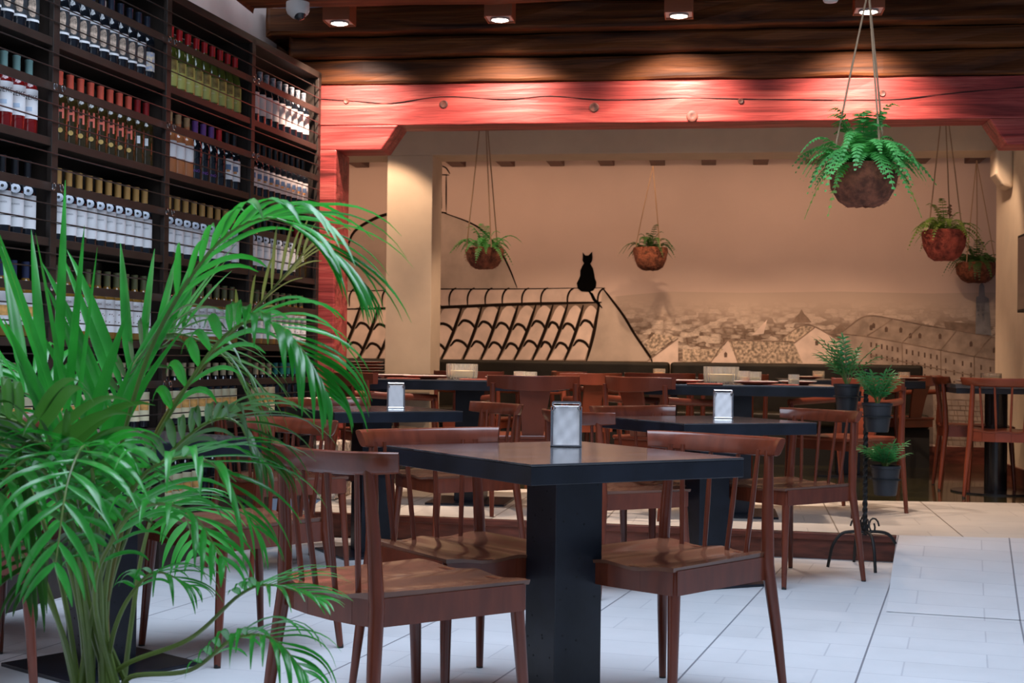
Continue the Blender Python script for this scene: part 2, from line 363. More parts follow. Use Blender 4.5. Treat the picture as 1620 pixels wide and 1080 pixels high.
for k in range(4):
    for j, (xa, xb) in enumerate(((.03, .46), (.56, .93))):
        MB().box(-(k+1)*BAY+xa, -(k+1)*BAY+xb, RDEP+.002, RDEP+.012, .26, 2.72).build('back_board', M_RBACK, rack)
for k in range(1, 5):
    for z in TIERS[:5]:
        T = Matrix.Translation((-k*BAY, -.02, z+.208)) @ Matrix.Rotation(pi/2, 4, 'X')
        mb = MB()
        for sx in (-.03, .03): mb.tube([(sx+.012*cos(t*pi/5), .014*sin(t*pi/5), 0) for t in range(10)], .003, 6, T=T)
        mb.build('rail_clip', M_CHROME, rack, smooth=True)

# bottles -----------------------------------------------------------
def gl(name, c, rough=.08, coat=.3): return mat(name, c, rough, coat=coat)
BODY = {'bordeaux': [(.030, 0), (.0365, .006), (.0370, .02), (.0370, .185), (.033, .205), (.020, .228), (.0145, .245), (.0142, .296), (.0155, .298), (.0155, .304), (.0145, .306)],
        'burgundy': [(.032, 0), (.0385, .006), (.0390, .02), (.0390, .155), (.035, .185), (.024, .218), (.0155, .245), (.0142, .296), (.0155, .298), (.0155, .304), (.0145, .306)],
        'flute': [(.030, 0), (.0360, .006), (.0365, .02), (.0365, .150), (.031, .19), (.022, .235), (.0150, .265), (.0142, .306), (.0150, .308), (.0150, .316), (.014, .318)]}
LDIR = math.atan2(-.90, .43)     # labels look out into the room and a little towards the near end
def text_mesh(s, size, radius, zc, ang, m, name, parent, xs=1, font_bold=.0):
    cu = bpy.data.curves.new('t', 'FONT'); cu.body = s; cu.size = size; cu.align_x = 'CENTER'; cu.align_y = 'CENTER'; cu.offset = font_bold
    to = bpy.data.objects.new('t', cu); COL.objects.link(to)
    me = bpy.data.meshes.new_from_object(to); bpy.data.objects.remove(to)
    vs = [Vector((v.co.x*xs, v.co.y, 0)) for v in me.vertices]; fs = [tuple(p.vertices) for p in me.polygons]
    mb = MB(); mb.add([(radius*cos(ang+v.x/radius), radius*sin(ang+v.x/radius), zc+v.y) for v in vs], fs)
    return mb.build(name, m, parent)
PROTO = {}
def make_bottle(kind, shape, glass, cap, capz, lab, z0, z1, wrap=2.9, extra=None):
    r = empty('wine_bottle', (0, 0, -50)); prof = BODY[shape]
    MB().lathe(prof, 20).build('bottle_body', glass, r, smooth=True)
    top = prof[-1][1]
    MB().lathe([(.0152, capz), (.0158, capz+.004), (.0160, top-.008), (.0168, top-.006), (.0168, top), (.0150, top+.002)], 16).build('capsule', cap, r, smooth=True)
    R = max(p[0] for p in prof)+.0006
    if lab: MB().lathe([(R, z0), (R, z1)], 18, a0=LDIR-wrap/2, a1=LDIR+wrap/2).build('paper_label', lab, r, smooth=True)
    if extra: extra(r, R)
    for c in kids(r): pass
    PROTO[kind] = (r, None)
INK = mat('black label ink', (.01, .01, .012), .6); INKR = mat('coral label ink', (.80, .16, .10), .5); LABW = mat('white label paper', (.82, .80, .80), .6)
LABC = mat('cream label paper', (.80, .70, .44), .6); LABY = mat('yellow green label', (.50, .48, .12), .5); GOLD = mat('gold foil', (.62, .40, .12), .4, .2)
LABP = mat('shell pink label', (.78, .66, .62), .6)
BLKG = gl('near black glass', (.008, .010, .014)); GRNG = gl('green glass', (.10, .12, .02)); OLV = gl('brown olive glass', (.035, .022, .006)); ROSE = gl('rose wine', (.45, .16, .06)); REDW = gl('red wine glass', (.16, .006, .006))
AMB = gl('amber glass', (.22, .11, .02))
def ex_face(r, R):
    MB().lathe([(R+.0006, .060), (R+.0006, .150)], 12, a0=LDIR-1.45, a1=LDIR+1.45).build('label_picture', mat('dark grey label print', (.03, .035, .04), .5), r, smooth=True)
    rows = [(.066, -.007, .002), (.072, -.010, .012), (.083, -.011, .017), (.090, -.012, .0165), (.098, -.012, .018), (.104, -.013, .0215), (.112, -.013, .017), (.120, -.013, .0175), (.128, -.012, .018), (.138, -.010, .013), (.145, -.006, .004)]
    rr = R+.0014; vs = []; q = 8
    for z, xa, xb in rows:
        for k in range(q+1):
            x = xa+(xb-xa)*k/q; a = LDIR+.22-x/rr; vs.append((rr*cos(a), rr*sin(a), z))
    MB().add(vs, [(i*(q+1)+k, i*(q+1)+k+1, (i+1)*(q+1)+k+1, (i+1)*(q+1)+k) for i in range(len(rows)-1) for k in range(q)]).build('label_face', mat('sepia face print', (.42, .30, .22), .6, noise=.6, nscale=60), r, smooth=True)
def ex_nek(r, R):
    text_mesh('NEKE', .028, R+.0012, .150, LDIR+.12, INK, 'label_lettering', r)
    MB().lathe([(R+.0008, .095), (R+.0008, .112)], 8, a0=LDIR-.5, a1=LDIR+.3).build('label_picture', mat('pale blue print', (.45, .55, .68), .6), r)
def ex_H(r, R):
    mb = MB(); rr = R+.001
    for xa, xb, za, zb in ((-.016, -.007, .105, .170), (.007, .016, .105, .170), (-.007, .007, .132, .143)):
        a0, a1 = LDIR+xa/rr, LDIR+xb/rr; mb.lathe([(rr, za), (rr, zb)], 5, a0=a0, a1=a1)
    mb.build('label_letter', INKR, r, smooth=True)
    T = Matrix.Translation((0, 0, .055)) @ Matrix.Rotation(LDIR, 4, 'Z') @ Matrix.Translation((R+.0005, 0, 0)) @ Matrix.Rotation(pi/2, 4, 'Y')
    MB().lathe([(.0105, 0), (.0105, .002), (.008, .0022), (.008, .0012), (.005, .0012), (.005, .0002), (0, .0002)], 16, T=T).build('emblem', GOLD, r)
def ex_med(r, R):
    T = Matrix.Translation((0, 0, .182)) @ Matrix.Rotation(LDIR, 4, 'Z') @ Matrix.Translation((.0375, 0, 0)) @ Matrix.Rotation(pi/2-.25, 4, 'Y')
    MB().lathe([(.020, 0), (.020, .002), (0, .003)], 18, T=T).build('neck_medallion', mat('grey white medallion', (.62, .66, .74), .4), r)
    T = T @ Matrix.Translation((0, 0, .003))
    MB().lathe([(.006, 0), (.006, .0012), (0, .0013)], 14, T=T).build('medallion_crest', INK, r)
    text_mesh('CRIANZA', .009, R+.0012, .120, LDIR, mat('grey ink', (.2, .2, .22), .6), 'label_lettering', r)
    MB().lathe([(R+.001, .068), (R+.001, .070)], 10, a0=LDIR-1.2, a1=LDIR+1.2).build('label_line', INK, r)
def ex_none(r, R): pass
def ex_pic(r, R):
    MB().lathe([(R+.0008, .105), (R+.0008, .135)], 8, a0=LDIR-.3, a1=LDIR+.5).build('label_picture', mat('blue grey print', (.12, .18, .30), .6), r)
    MB().lathe([(R+.001, .095), (R+.001, .107)], 8, a0=LDIR-.2, a1=LDIR+.3).build('label_spot', mat('orange print', (.62, .26, .08), .6), r)
def ex_dots(r, R):
    mb = MB(); rnd = random.Random(3)
    for i in range(9):
        a = LDIR+rnd.uniform(-.8, .8); z = .075+.06*i/9+rnd.uniform(-.01, .01); d = .0025
        mb.add([((R+.001)*cos(a+s/R), (R+.001)*sin(a+s/R), z+t) for s, t in ((-d, -d), (d, -d*.4), (d*1.4, d), (-d*.4, d*1.1))], [(0, 1, 2, 3)])
    mb.build('label_marks', mat('maroon ink', (.12, .03, .03), .6), r)
    text_mesh('VIDA', .013, R+.0012, .158, LDIR, mat('maroon ink', (.12, .03, .03), .6), 'label_lettering', r)
def ex_oran(r, R):
    MB().lathe([(R+.0008, .085), (R+.0008, .125)], 10, a0=LDIR-.9, a1=LDIR+.9).build('label_picture', mat('orange wash print', (.70, .36, .10), .6, noise=.3, nscale=30), r)
def ex_jose(r, R):
    MB().lathe([(R+.0008, .100), (R+.0008, .150)], 8, a0=LDIR-.2, a1=LDIR+.7).build('label_picture', mat('olive brown print', (.24, .16, .04), .6, noise=.4, nscale=40), r)
    text_mesh('Jose', .016, R+.0012, .070, LDIR-.2, LABC, 'label_lettering', r)
def ex_small(r, R):
    MB().lathe([(R+.0008, .10), (R+.0008, .135)], 6, a0=LDIR-.2, a1=LDIR+.2).build('label_patch', LABW, r)
def ex_pur(r, R): text_mesh('VINO', .020, R+.0012, .05, LDIR, mat('purple ink', (.20, .06, .34), .5), 'label_lettering', r)
def C_(n, c, r=.4): return mat(n, c, r)
make_bottle('face', 'bordeaux', BLKG, C_('dark blue black capsule', (.015, .02, .035), .25), .235, LABW, .050, .165, 2.9, ex_face)
make_bottle('colour', 'bordeaux', BLKG, C_('dark blue black capsule', (.015, .02, .035)), .235, mat('patchwork label', (.80, .62, .38), .6, col2=(.25, .32, .5), nscale=60), .045, .135, 2.9)
make_bottle('yellow', 'flute', GRNG, C_('bright red capsule', (.60, .015, .02), .3), .262, LABY, .022, .150, 3.0, ex_jose)
make_bottle('pinkl', 'bordeaux', BLKG, mat('grey blue patterned capsule', (.42, .42, .44), .4, col2=(.06, .08, .12), nscale=60), .225, LABP, .055, .175, 2.9)
make_bottle('nek', 'bordeaux', REDW, C_('grey teal capsule', (.16, .28, .26)), .228, LABW, .065, .185, 3.0, ex_nek)
make_bottle('H', 'bordeaux', OLV, C_('coral red capsule', (.68, .10, .055)), .222, None, 0, 0, 0, ex_H)
make_bottle('redcap', 'bordeaux', OLV, C_('deep red capsule', (.28, .01, .012)), .225, None, 0, 0, 0, ex_small)
make_bottle('rose', 'bordeaux', ROSE, C_('tan cork stopper', (.42, .24, .11), .7), .262, LABW, .085, .165, 2.6)
make_bottle('purple', 'burgundy', BLKG, C_('purple capsule', (.15, .05, .24)), .235, None, 0, 0, 0, ex_pur)
make_bottle('redone', 'burgundy', BLKG, C_('bright red capsule', (.60, .015, .02), .3), .235, None, 0, 0, 0)
make_bottle('picture', 'bordeaux', BLKG, C_('black capsule', (.012, .012, .016), .3), .235, LABP, .060, .165, 2.9, ex_pic)
make_bottle('bluepic', 'bordeaux', BLKG, C_('black capsule', (.012, .012, .016), .3), .235, LABW, .055, .165, 2.6, ex_pic)
make_bottle('tan', 'bordeaux', BLKG, mat('ochre capsule', (.50, .27, .08), .5), .225, LABC if 0 else LABW, .030, .165, 3.0, ex_med)
make_bottle('black', 'bordeaux', BLKG, C_('black capsule', (.012, .012, .016), .3), .225, LABW, .030, .165, 3.0, ex_med)
make_bottle('olive', 'bordeaux', AMB, C_('olive green capsule', (.13, .13, .055)), .235, LABW, .035, .180, 3.0, ex_dots)
make_bottle('bluecap', 'bordeaux', AMB, C_('navy capsule', (.03, .04, .10)), .225, LABW, .050, .180, 3.0, ex_oran)
make_bottle('orange', 'bordeaux', BLKG, C_('cream capsule', (.50, .40, .24)), .240, mat('pale yellow label', (.85, .76, .48), .6), .035, .170, 3.0, ex_oran)
make_bottle('teal', 'bordeaux', BLKG, C_('teal capsule', (.02, .20, .19)), .225, None, 0, 0, 0)
make_bottle('plain', 'bordeaux', BLKG, C_('black capsule', (.012, .012, .016), .3), .235, None, 0, 0, 0)
TREES = {k: tree_of(v[0]) for k, v in PROTO.items()}
USED = set()
NAMES = {'face': 'black bottle with a face portrait label', 'colour': 'dark bottle with a colourful patchwork label', 'yellow': 'green bottle with red capsule and yellow label',
 'pinkl': 'dark bottle with pale pink label', 'nek': 'red wine bottle with black lettered white label', 'H': 'dark bottle with coral capsule and coral letter',
 'redcap': 'dark bottle with deep red capsule', 'rose': 'pale rose wine bottle with white label', 'purple': 'black bottle with purple capsule', 'redone': 'single black bottle with bright red capsule',
 'picture': 'black bottle with small picture on pale label', 'bluepic': 'black bottle with blue picture on label', 'tan': 'bottle with ochre capsule and neck medallion', 'black': 'black capped bottle with medallion and label',
 'olive': 'bottle with olive capsule and speckled label', 'bluecap': 'bottle with navy capsule and orange picture', 'orange': 'dark bottle with pale yellow orange label', 'teal': 'dark bottle with teal capsule', 'plain': 'plain dark bottle without label'}
TN = ['top shelf', 'second shelf', 'third shelf', 'fourth shelf', 'fifth shelf', 'lowest shelf']; BN = {3: 'far right bay', 2: 'third bay', 1: 'second bay', 0: 'leftmost bay'}
def put_bottle(kind, x, tier, bay, k=0, c=1, yy=.075):
    r = PROTO[kind][0]
    if kind in USED: o = fast_copy(r, TREES[kind])
    else: o = r; USED.add(kind)
    o.location = RK(x, yy, TIERS[tier]+.0005)
    o.rotation_euler = (0, 0, random.uniform(-.06, .06))
    pos = '' if c == 1 else (f', {ORD[c-1-k]} from right' if bay == 0 else f', {ORD[k]} from left')
    tag(o, f'{NAMES[kind]}{pos}, {TN[tier]}, {BN[bay]}', 'bottle', f'{NAMES[kind]} row on {TN[tier]}, {BN[bay]}')
ROWS = {
 (0, 0): [('face', 5)], (0, 1): [('face', 10), ('colour', 1)], (0, 2): [('yellow', 10)], (0, 3): [('pinkl', 10)],
 (1, 0): [('nek', 5)], (1, 1): [('H', 9), ('redcap', 2)], (1, 2): [('rose', 4), ('purple', 3), ('redone', 1), ('bluepic', 2)], (1, 3): [('picture', 11)],
 (2, 0): [('black', 5)], (2, 1): [('tan', 11)], (2, 2): [('tan', 10)], (2, 3): [('tan', 2), ('black', 6), ('redcap', 2)],
 (3, 0): [('bluecap', 5)], (3, 1): [('olive', 11)], (3, 2): [('olive', 10)], (3, 3): [('olive', 10)],
 (4, 0): [('orange', 4)], (4, 1): [('orange', 10)], (4, 2): [('orange', 10)], (4, 3): [('orange', 5), ('teal', 5)],
 (5, 0): [('plain', 4)], (5, 1): [('plain', 9)], (5, 2): [('orange', 5), ('plain', 4)], (5, 3): [('plain', 9)]}
for (t, b), spec in ROWS.items():
    tot = sum(c for _, c in spec); xe = -(3-b)*BAY-.075
    if b == 0: sp = .088; x0 = xe-(tot-1)*sp
    else: x0 = -(4-b)*BAY+.070; sp = (xe-x0)/(tot-1)
    i = 0
    for k, c in spec:
        for q in range(c):
            put_bottle(k, x0+sp*i, t, b, q, c); i += 1

# ------------------------------------------------------------------ mural on the back wall
mural = empty('wall_mural', RP(0, BW, 0), TH)
tag(mural, 'sepia mural of tiled rooftops, dome and distant city on the back wall', 'mural')
PW = RP(0, BW, 0)
def mp_(px, py):
    q = onplane(px, py, PW, V)-O8; return q.dot(U), q.z
def poly_part(name, polys, m, d, parent=mural, lift=.0012):
    mb = MB()
    for P in polys:
        pts = [mp_(*p) for p in P]; n = len(pts)
        mb.add([(a, -d, z) for a, z in pts], [tuple(range(n))])
    return mb.build(name, m, parent)
def stroke(mb, pts, w, d, n=None, taper=True):
    P = bez([(*mp_(*p), 0) for p in pts], n or max(8, len(pts)*4)); vs = []; L = len(P)
    for i, p in enumerate(P):
        t = (P[min(i+1, L-1)]-P[max(i-1, 0)]); t = Vector((-t.y, t.x, 0)).normalized()
        ww = w*F**-1*13*.5*(1-.6*abs(2*i/(L-1)-1)**3 if taper else 1)
        vs += [(p.x+t.x*ww, -d, p.y+t.y*ww), (p.x-t.x*ww, -d, p.y-t.y*ww)]
    mb.add(vs, [(2*i, 2*i+1, 2*i+3, 2*i+2) for i in range(L-1)])
K_INK = mat('mural dark paint', (.016, .009, .006), .9, spec=.1); K_TILE = mat('mural tile pink', (.72, .56, .46), .85, noise=.12, nscale=6)
K_SH = mat('mural shade wash', (.25, .175, .125), .85, noise=.2, nscale=5); K_GREY = mat('mural grey wash', (.50, .40, .32), .85, noise=.12, nscale=5)
K_MID = mat('mural mid brown', (.26, .18, .13), .85, noise=.25, nscale=12); K_STONE = mat('mural pale stone', (.42, .32, .25), .85, noise=.18, nscale=8)
K_BLUE = mat('mural tower grey', (.25, .24, .24), .85, noise=.2, nscale=8)
# dome
poly_part('dome_wash', [[(545, 400), (560, 367), (590, 348), (620, 338), (660, 332), (707, 337), (743, 352), (767, 368), (793, 400), (807, 427), (817, 455), (545, 460)]], K_GREY, .002)
mb = MB(); stroke(mb, [(548, 398), (560, 367), (590, 347), (620, 337), (660, 331), (707, 337)], 5, .0032); stroke(mb, [(700, 336), (743, 352), (767, 368), (793, 400), (807, 427), (818, 455)], 3, .0032)
stroke(mb, [(706, 335), (706, 275)], 2.2, .0032); stroke(mb, [(698, 262), (706, 266), (712, 275)], 2.4, .0032); stroke(mb, [(692, 276), (711, 277)], 2, .0032); stroke(mb, [(698, 280), (699, 330)], 1.5, .0032)
mb.build('dome_outline', K_INK, mural)
# roof base
poly_part('roof_wash', [[(540, 460), (693, 457), (952, 455), (967, 473), (987, 500), (1005, 530), (1030, 572), (540, 572)]], K_SH, .0030)
poly_part('roof_hip', [[(953, 456), (967, 474), (987, 501), (1005, 531), (1029, 571), (928, 571), (949, 482)]], K_GREY, .0040)
poly_part('ridge_wash', [[(540, 461), (693, 458), (953, 456), (951, 477), (693, 484), (540, 487)]], K_TILE, .0042)
tx = [515, 543, 571, 600, 630, 662, 697, 731.7, 763, 791.7, 820, 848, 875, 898, 923, 947]
bx = [480, 508, 536, 566, 596, 628, 662, 697, 731.7, 760, 786.7, 813, 841.7, 865, 893, 928]
tiles = MB(); arcs = MB()
for i in range(len(tx)-1):
    jit = (i*37 % 7)-3; rows = [483, 511+jit, 542+jit*.8, 571]
    for j in range(3):
        y0, y1 = rows[j], rows[j+1]
        def X(k, y): return tx[k]+(bx[k]-tx[k])*(y-483)/88
        g = 3.0
        P = []
        for s in range(7):
            u = s/6; P.append((X(i, y0)+g+(X(i+1, y0)-X(i, y0)-2*g)*u, y0+7-8*sin(pi*u)+1))
        for s in range(7):
            u = 1-s/6; P.append((X(i, y1)+g+(X(i+1, y1)-X(i, y1)-2*g)*u, y1+(7-8*sin(pi*u) if j < 2 else 0)-2))
        pts = [mp_(*p) for p in P]; tiles.add([(a, -.0048, z) for a, z in pts], [tuple(range(len(pts)))])
        if j < 2:
            stroke(arcs, [(X(i, y1)+g, y1+8), (X(i, y1)+(X(i+1, y1)-X(i, y1))*.35, y1-1), (X(i, y1)+(X(i+1, y1)-X(i, y1))*.7, y1+2), (X(i+1, y1)-g, y1+11)], 4.6, .0060)
for i in range(len(tx)): stroke(arcs, [(tx[i], 482), ((tx[i]+bx[i])/2+2, 527), (bx[i], 571)], 5.0, .0058)
tiles.build('roof_tiles', K_TILE, mural); arcs.build('tile_outline', K_INK, mural)
mb = MB()
stroke(mb, [(540, 489), (693, 486), (820, 481), (952, 478)], 5, .0062); stroke(mb, [(540, 461), (620, 459), (700, 457), (800, 457), (953, 455)], 1.8, .0062)
for x in (555, 575, 607, 640, 675, 713, 742, 770, 797, 828, 858, 900, 948):
    stroke(mb, [(x+9, 455), (x+2, 460), (x-2, 470), (x-2, 485)], 3, .0064)
stroke(mb, [(953, 455), (967, 473), (987, 500), (1005, 530), (1027, 562), (1032, 573)], 4, .0064); stroke(mb, [(949, 478), (941, 520), (928, 571)], 3.5, .0064)
mb.build('ridge_outline', K_INK, mural)
cat = [(922, 399), (926, 404), (931, 404), (937, 398), (937.5, 408), (936.5, 413), (934, 417), (938, 424), (940, 432), (941, 440), (943.5, 446), (943, 453), (939, 459), (934, 461), (938, 464), (942, 472), (948, 479), (953, 486), (952.5, 488), (946, 482), (938, 475), (934, 466), (931, 461.5), (920, 461), (914, 456), (912.5, 448), (916, 441), (918, 436), (918, 428), (921, 421), (924, 416.5), (921.5, 412), (922, 406)]
mb = MB(); pts = [mp_(*p) for p in cat]; n = len(pts)
mb.add([(a, -.008, z) for a, z in pts]+[(a, -.002, z) for a, z in pts], [tuple(range(n))]+[(i, (i+1) % n, n+(i+1) % n, n+i) for i in range(n)])
mb.build('cat_silhouette', mat('flat black paint', (.002, .002, .002), .9, spec=.05), mural)
# distant city
def city_mat():
    m = bpy.data.materials.new('distant city sketch'); m.use_nodes = True; nt = m.node_tree; N = nt.nodes; L = nt.links; p = N['Principled BSDF']; p.inputs['Roughness'].default_value = .85
    tc = N.new('ShaderNodeTexCoord'); mp = N.new('ShaderNodeMapping'); mp.inputs['Scale'].default_value = (9, 1, 19); L.new(tc.outputs['Object'], mp.inputs[0])
    n0 = N.new('ShaderNodeTexNoise'); n0.inputs['Scale'].default_value = .5; n0.inputs['Detail'].default_value = 3; L.new(mp.outputs[0], n0.inputs[0])
    ad = N.new('ShaderNodeMixRGB'); ad.blend_type = 'ADD'; ad.inputs[0].default_value = .8; L.new(mp.outputs[0], ad.inputs[1]); L.new(n0.outputs['Color'], ad.inputs[2])
    v = N.new('ShaderNodeTexVoronoi'); v.feature = 'F1'; v.distance = 'CHEBYCHEV'; v.inputs['Scale'].default_value = 1.3; L.new(ad.outputs[0], v.inputs[0])
    r = N.new('ShaderNodeValToRGB'); e = r.color_ramp.elements; e[0].position = .35; e[0].color = (.66, .53, .42, 1); e[1].position = .85; e[1].color = (.17, .11, .075, 1); vb = N.new('ShaderNodeSeparateColor'); L.new(v.outputs['Color'], vb.inputs[0]); vm = N.new('ShaderNodeMath'); vm.operation = 'MULTIPLY_ADD'; vm.inputs[1].default_value = .75; L.new(v.outputs['Distance'], vm.inputs[0]); vq = N.new('ShaderNodeMath'); vq.operation = 'MULTIPLY'; vq.inputs[1].default_value = .62; L.new(vb.outputs[0], vq.inputs[0]); L.new(vq.outputs[0], vm.inputs[2]); L.new(vm.outputs[0], r.inputs[0])
    n = N.new('ShaderNodeTexNoise'); n.inputs['Scale'].default_value = 3.2; n.inputs['Detail'].default_value = 8; n.inputs['Roughness'].default_value = .7; L.new(mp.outputs[0], n.inputs[0])
    mr = N.new('ShaderNodeMapRange'); mr.inputs[1].default_value = .35; mr.inputs[2].default_value = .62; mr.inputs[3].default_value = .62; mr.inputs[4].default_value = 1.05; L.new(n.outputs[0], mr.inputs[0])
    mx = N.new('ShaderNodeMix'); mx.data_type = 'RGBA'; mx.blend_type = 'MULTIPLY'; mx.inputs[0].default_value = 1; L.new(r.outputs[0], mx.inputs[6]); L.new(mr.outputs[0], mx.inputs[7])
    # fades into the painted haze with height
    sp = N.new('ShaderNodeSeparateXYZ'); L.new(tc.outputs['Object'], sp.inputs[0])
    h = N.new('ShaderNodeMapRange'); h.interpolation_type = 'SMOOTHSTEP'; h.inputs[1].default_value = 1.22; h.inputs[2].default_value = 1.62; h.inputs[3].default_value = 0; h.inputs[4].default_value = 1; L.new(sp.outputs[2], h.inputs[0])
    m3 = N.new('ShaderNodeMix'); m3.data_type = 'RGBA'; L.new(h.outputs[0], m3.inputs[0]); L.new(mx.outputs[2], m3.inputs[6]); m3.inputs[7].default_value = (.60, .46, .36, 1)
    L.new(m3.outputs[2], p.inputs['Base Color']); return m
poly_part('distant_city', [[(962, 470), (1000, 466), (1060, 461), (1180, 463), (1330, 461), (1470, 464), (1600, 462), (1640, 720), (1030, 640), (1032, 573)]], city_mat(), .0010)
for P_ in ([[(1024, 571), (1073, 535), (1073, 590), (1024, 590)], [(1123, 575), (1152, 538), (1168, 575)], [(1256, 543), (1290, 517), (1338, 545), (1345, 585), (1262, 585)], [(1190, 530), (1214, 505), (1208, 528)]]): poly_part('painted_gable', [P_], K_TILE, .0040)
poly_part('house_roof', [[(1152, 538), (1255, 540), (1270, 574), (1168, 575)], [(1080, 552), (1145, 552), (1125, 572), (1080, 572)], [(1232, 539), (1268, 515), (1290, 517), (1256, 543)], [(1035, 528), (1072, 532), (1030, 562), (1018, 545)]], mat('mural tiled roof', (.44, .34, .25), .9, noise=.55, nscale=40), .0042)
for P_ in ([[(1254, 510), (1258, 502), (1264, 496), (1268, 489), (1272, 496), (1278, 502), (1284, 510)], [(1310, 528), (1330, 512), (1345, 528)], [(1492, 508), (1545, 512), (1545, 528), (1498, 524)]]): poly_part('painted_roof', [P_], K_MID, .0030)
poly_part('long_roof', [[(1330, 527), (1368, 500), (1412, 503), (1408, 508), (1370, 531)], [(1371, 533), (1412, 506), (1456, 514), (1427, 541)], [(1428, 542), (1458, 515), (1512, 523), (1488, 553)], [(1489, 553), (1513, 523), (1566, 533), (1541, 563)], [(1542, 563), (1568, 534), (1600, 540), (1600, 572)]], mat('mural long roof', (.36, .27, .205), .85, noise=.2, nscale=10), .0046)
poly_part('long_facade', [[(1330, 528), (1370, 532), (1427, 542), (1488, 554), (1541, 564), (1600, 573), (1600, 712), (1462, 700), (1400, 640), (1330, 600)]], K_STONE, .0044)
mb = MB()
for (xa, ya), (xb, yb), cnt, rows in (((1378, 541), (1420, 549), 6, 3), ((1434, 552), (1482, 561), 6, 3), ((1496, 566), (1536, 573), 4, 3), ((1552, 577), (1596, 586), 4, 2)):
    for r_ in range(rows):
        for k in range(cnt):
            x = xa+(xb-xa)*k/(cnt-1); y = ya+(yb-ya)*k/(cnt-1)+r_*17
            pts = [mp_(x+dx, y+dy) for dx, dy in ((-1.3, 0), (1.3, .3), (1.3, 8), (-1.3, 7.7))]
            mb.add([(a, -.0060, z) for a, z in pts], [(0, 1, 2, 3)])
for x, y in ((1378, 517), (1402, 520), (1425, 521), (1440, 530), (1455, 530), (1487, 531), (1536, 543), (1573, 553), (1148, 560), (1292, 541), (1382, 514)):
    pts = [mp_(x+dx, y+dy) for dx, dy in ((-2.6, -1), (0, -4), (2.6, -1), (2.2, 5), (-2.2, 5))]
    mb.add([(a, -.0060, z) for a, z in pts], [tuple(range(5))])
mb.build('painted_windows', mat('mural window brown', (.13, .08, .055), .85), mural)
mb = MB()
for L2 in ([(1330, 527), (1368, 500), (1412, 504), (1458, 513), (1512, 522), (1568, 533), (1600, 540)], [(1330, 528), (1370, 532), (1427, 542), (1488, 554), (1541, 564), (1600, 573)], [(1371, 532), (1412, 505)], [(1427, 542), (1458, 514)], [(1488, 554), (1513, 523)], [(1541, 564), (1568, 533)],
           [(1123, 575), (1152, 538), (1168, 575)], [(1152, 538), (1255, 540)], [(1232, 539), (1268, 515), (1290, 517), (1338, 545)], [(1256, 543), (1290, 517)], [(1024, 571), (1073, 535)], [(1427, 542), (1428, 600)], [(1488, 554), (1489, 620)], [(1541, 564), (1542, 640)], [(1378, 562), (1540, 594)]):
    stroke(mb, L2, 1.6, .0064, taper=False)
mb.build('building_outline', K_MID, mural)
poly_part('tower', [[(1543, 528), (1544, 470), (1548, 468), (1549, 452), (1553, 446), (1557, 452), (1558, 468), (1564, 472), (1568, 530)]], K_BLUE, .0066)
mb = MB(); rnd = random.Random(4)     # rubble stone drawing low on the right
for r_ in range(9):
    y = 633+r_*8
    stroke(mb, [(1478, y), (1510, y+rnd.uniform(-2, 2)), (1560, y+2)], 1.5, .0066)
    for k in range(9): x = 1480+k*9+rnd.uniform(-3, 3); stroke(mb, [(x, y), (x+1, y+8)], 1.4, .0066, n=3)
mb.build('rubble_drawing', K_MID, mural)

# ------------------------------------------------------------------ bench along the mural
aB0, _ = ra(520, 570, 4.3); aB1, _ = ra(1462, 577, 4.25)
bench = empty('banquette_bench', RP(0, 4.5, ZS), TH)
tag(bench, 'long dark leather banquette with upright back along the mural wall', 'bench')
mids = [aB0-.6, ra(690, 570, 4.3)[0], ra(1060, 570, 4.3)[0], aB1]
for k in range(3):
    MB().box(mids[k]+.004, mids[k+1]-.004, -.24, -.01, .38, .868).build('backrest', M_BENCH, bench, bevel=.03, seg=4)
    MB().box(mids[k]+.004, mids[k+1]-.004, -.66, -.245, .33, .45).build('seat_cushion', M_BENCH, bench, bevel=.03, seg=4)
MB().box(mids[0], aB1, -.60, -.02, 0, .328).build('base', M_FOOT, bench)

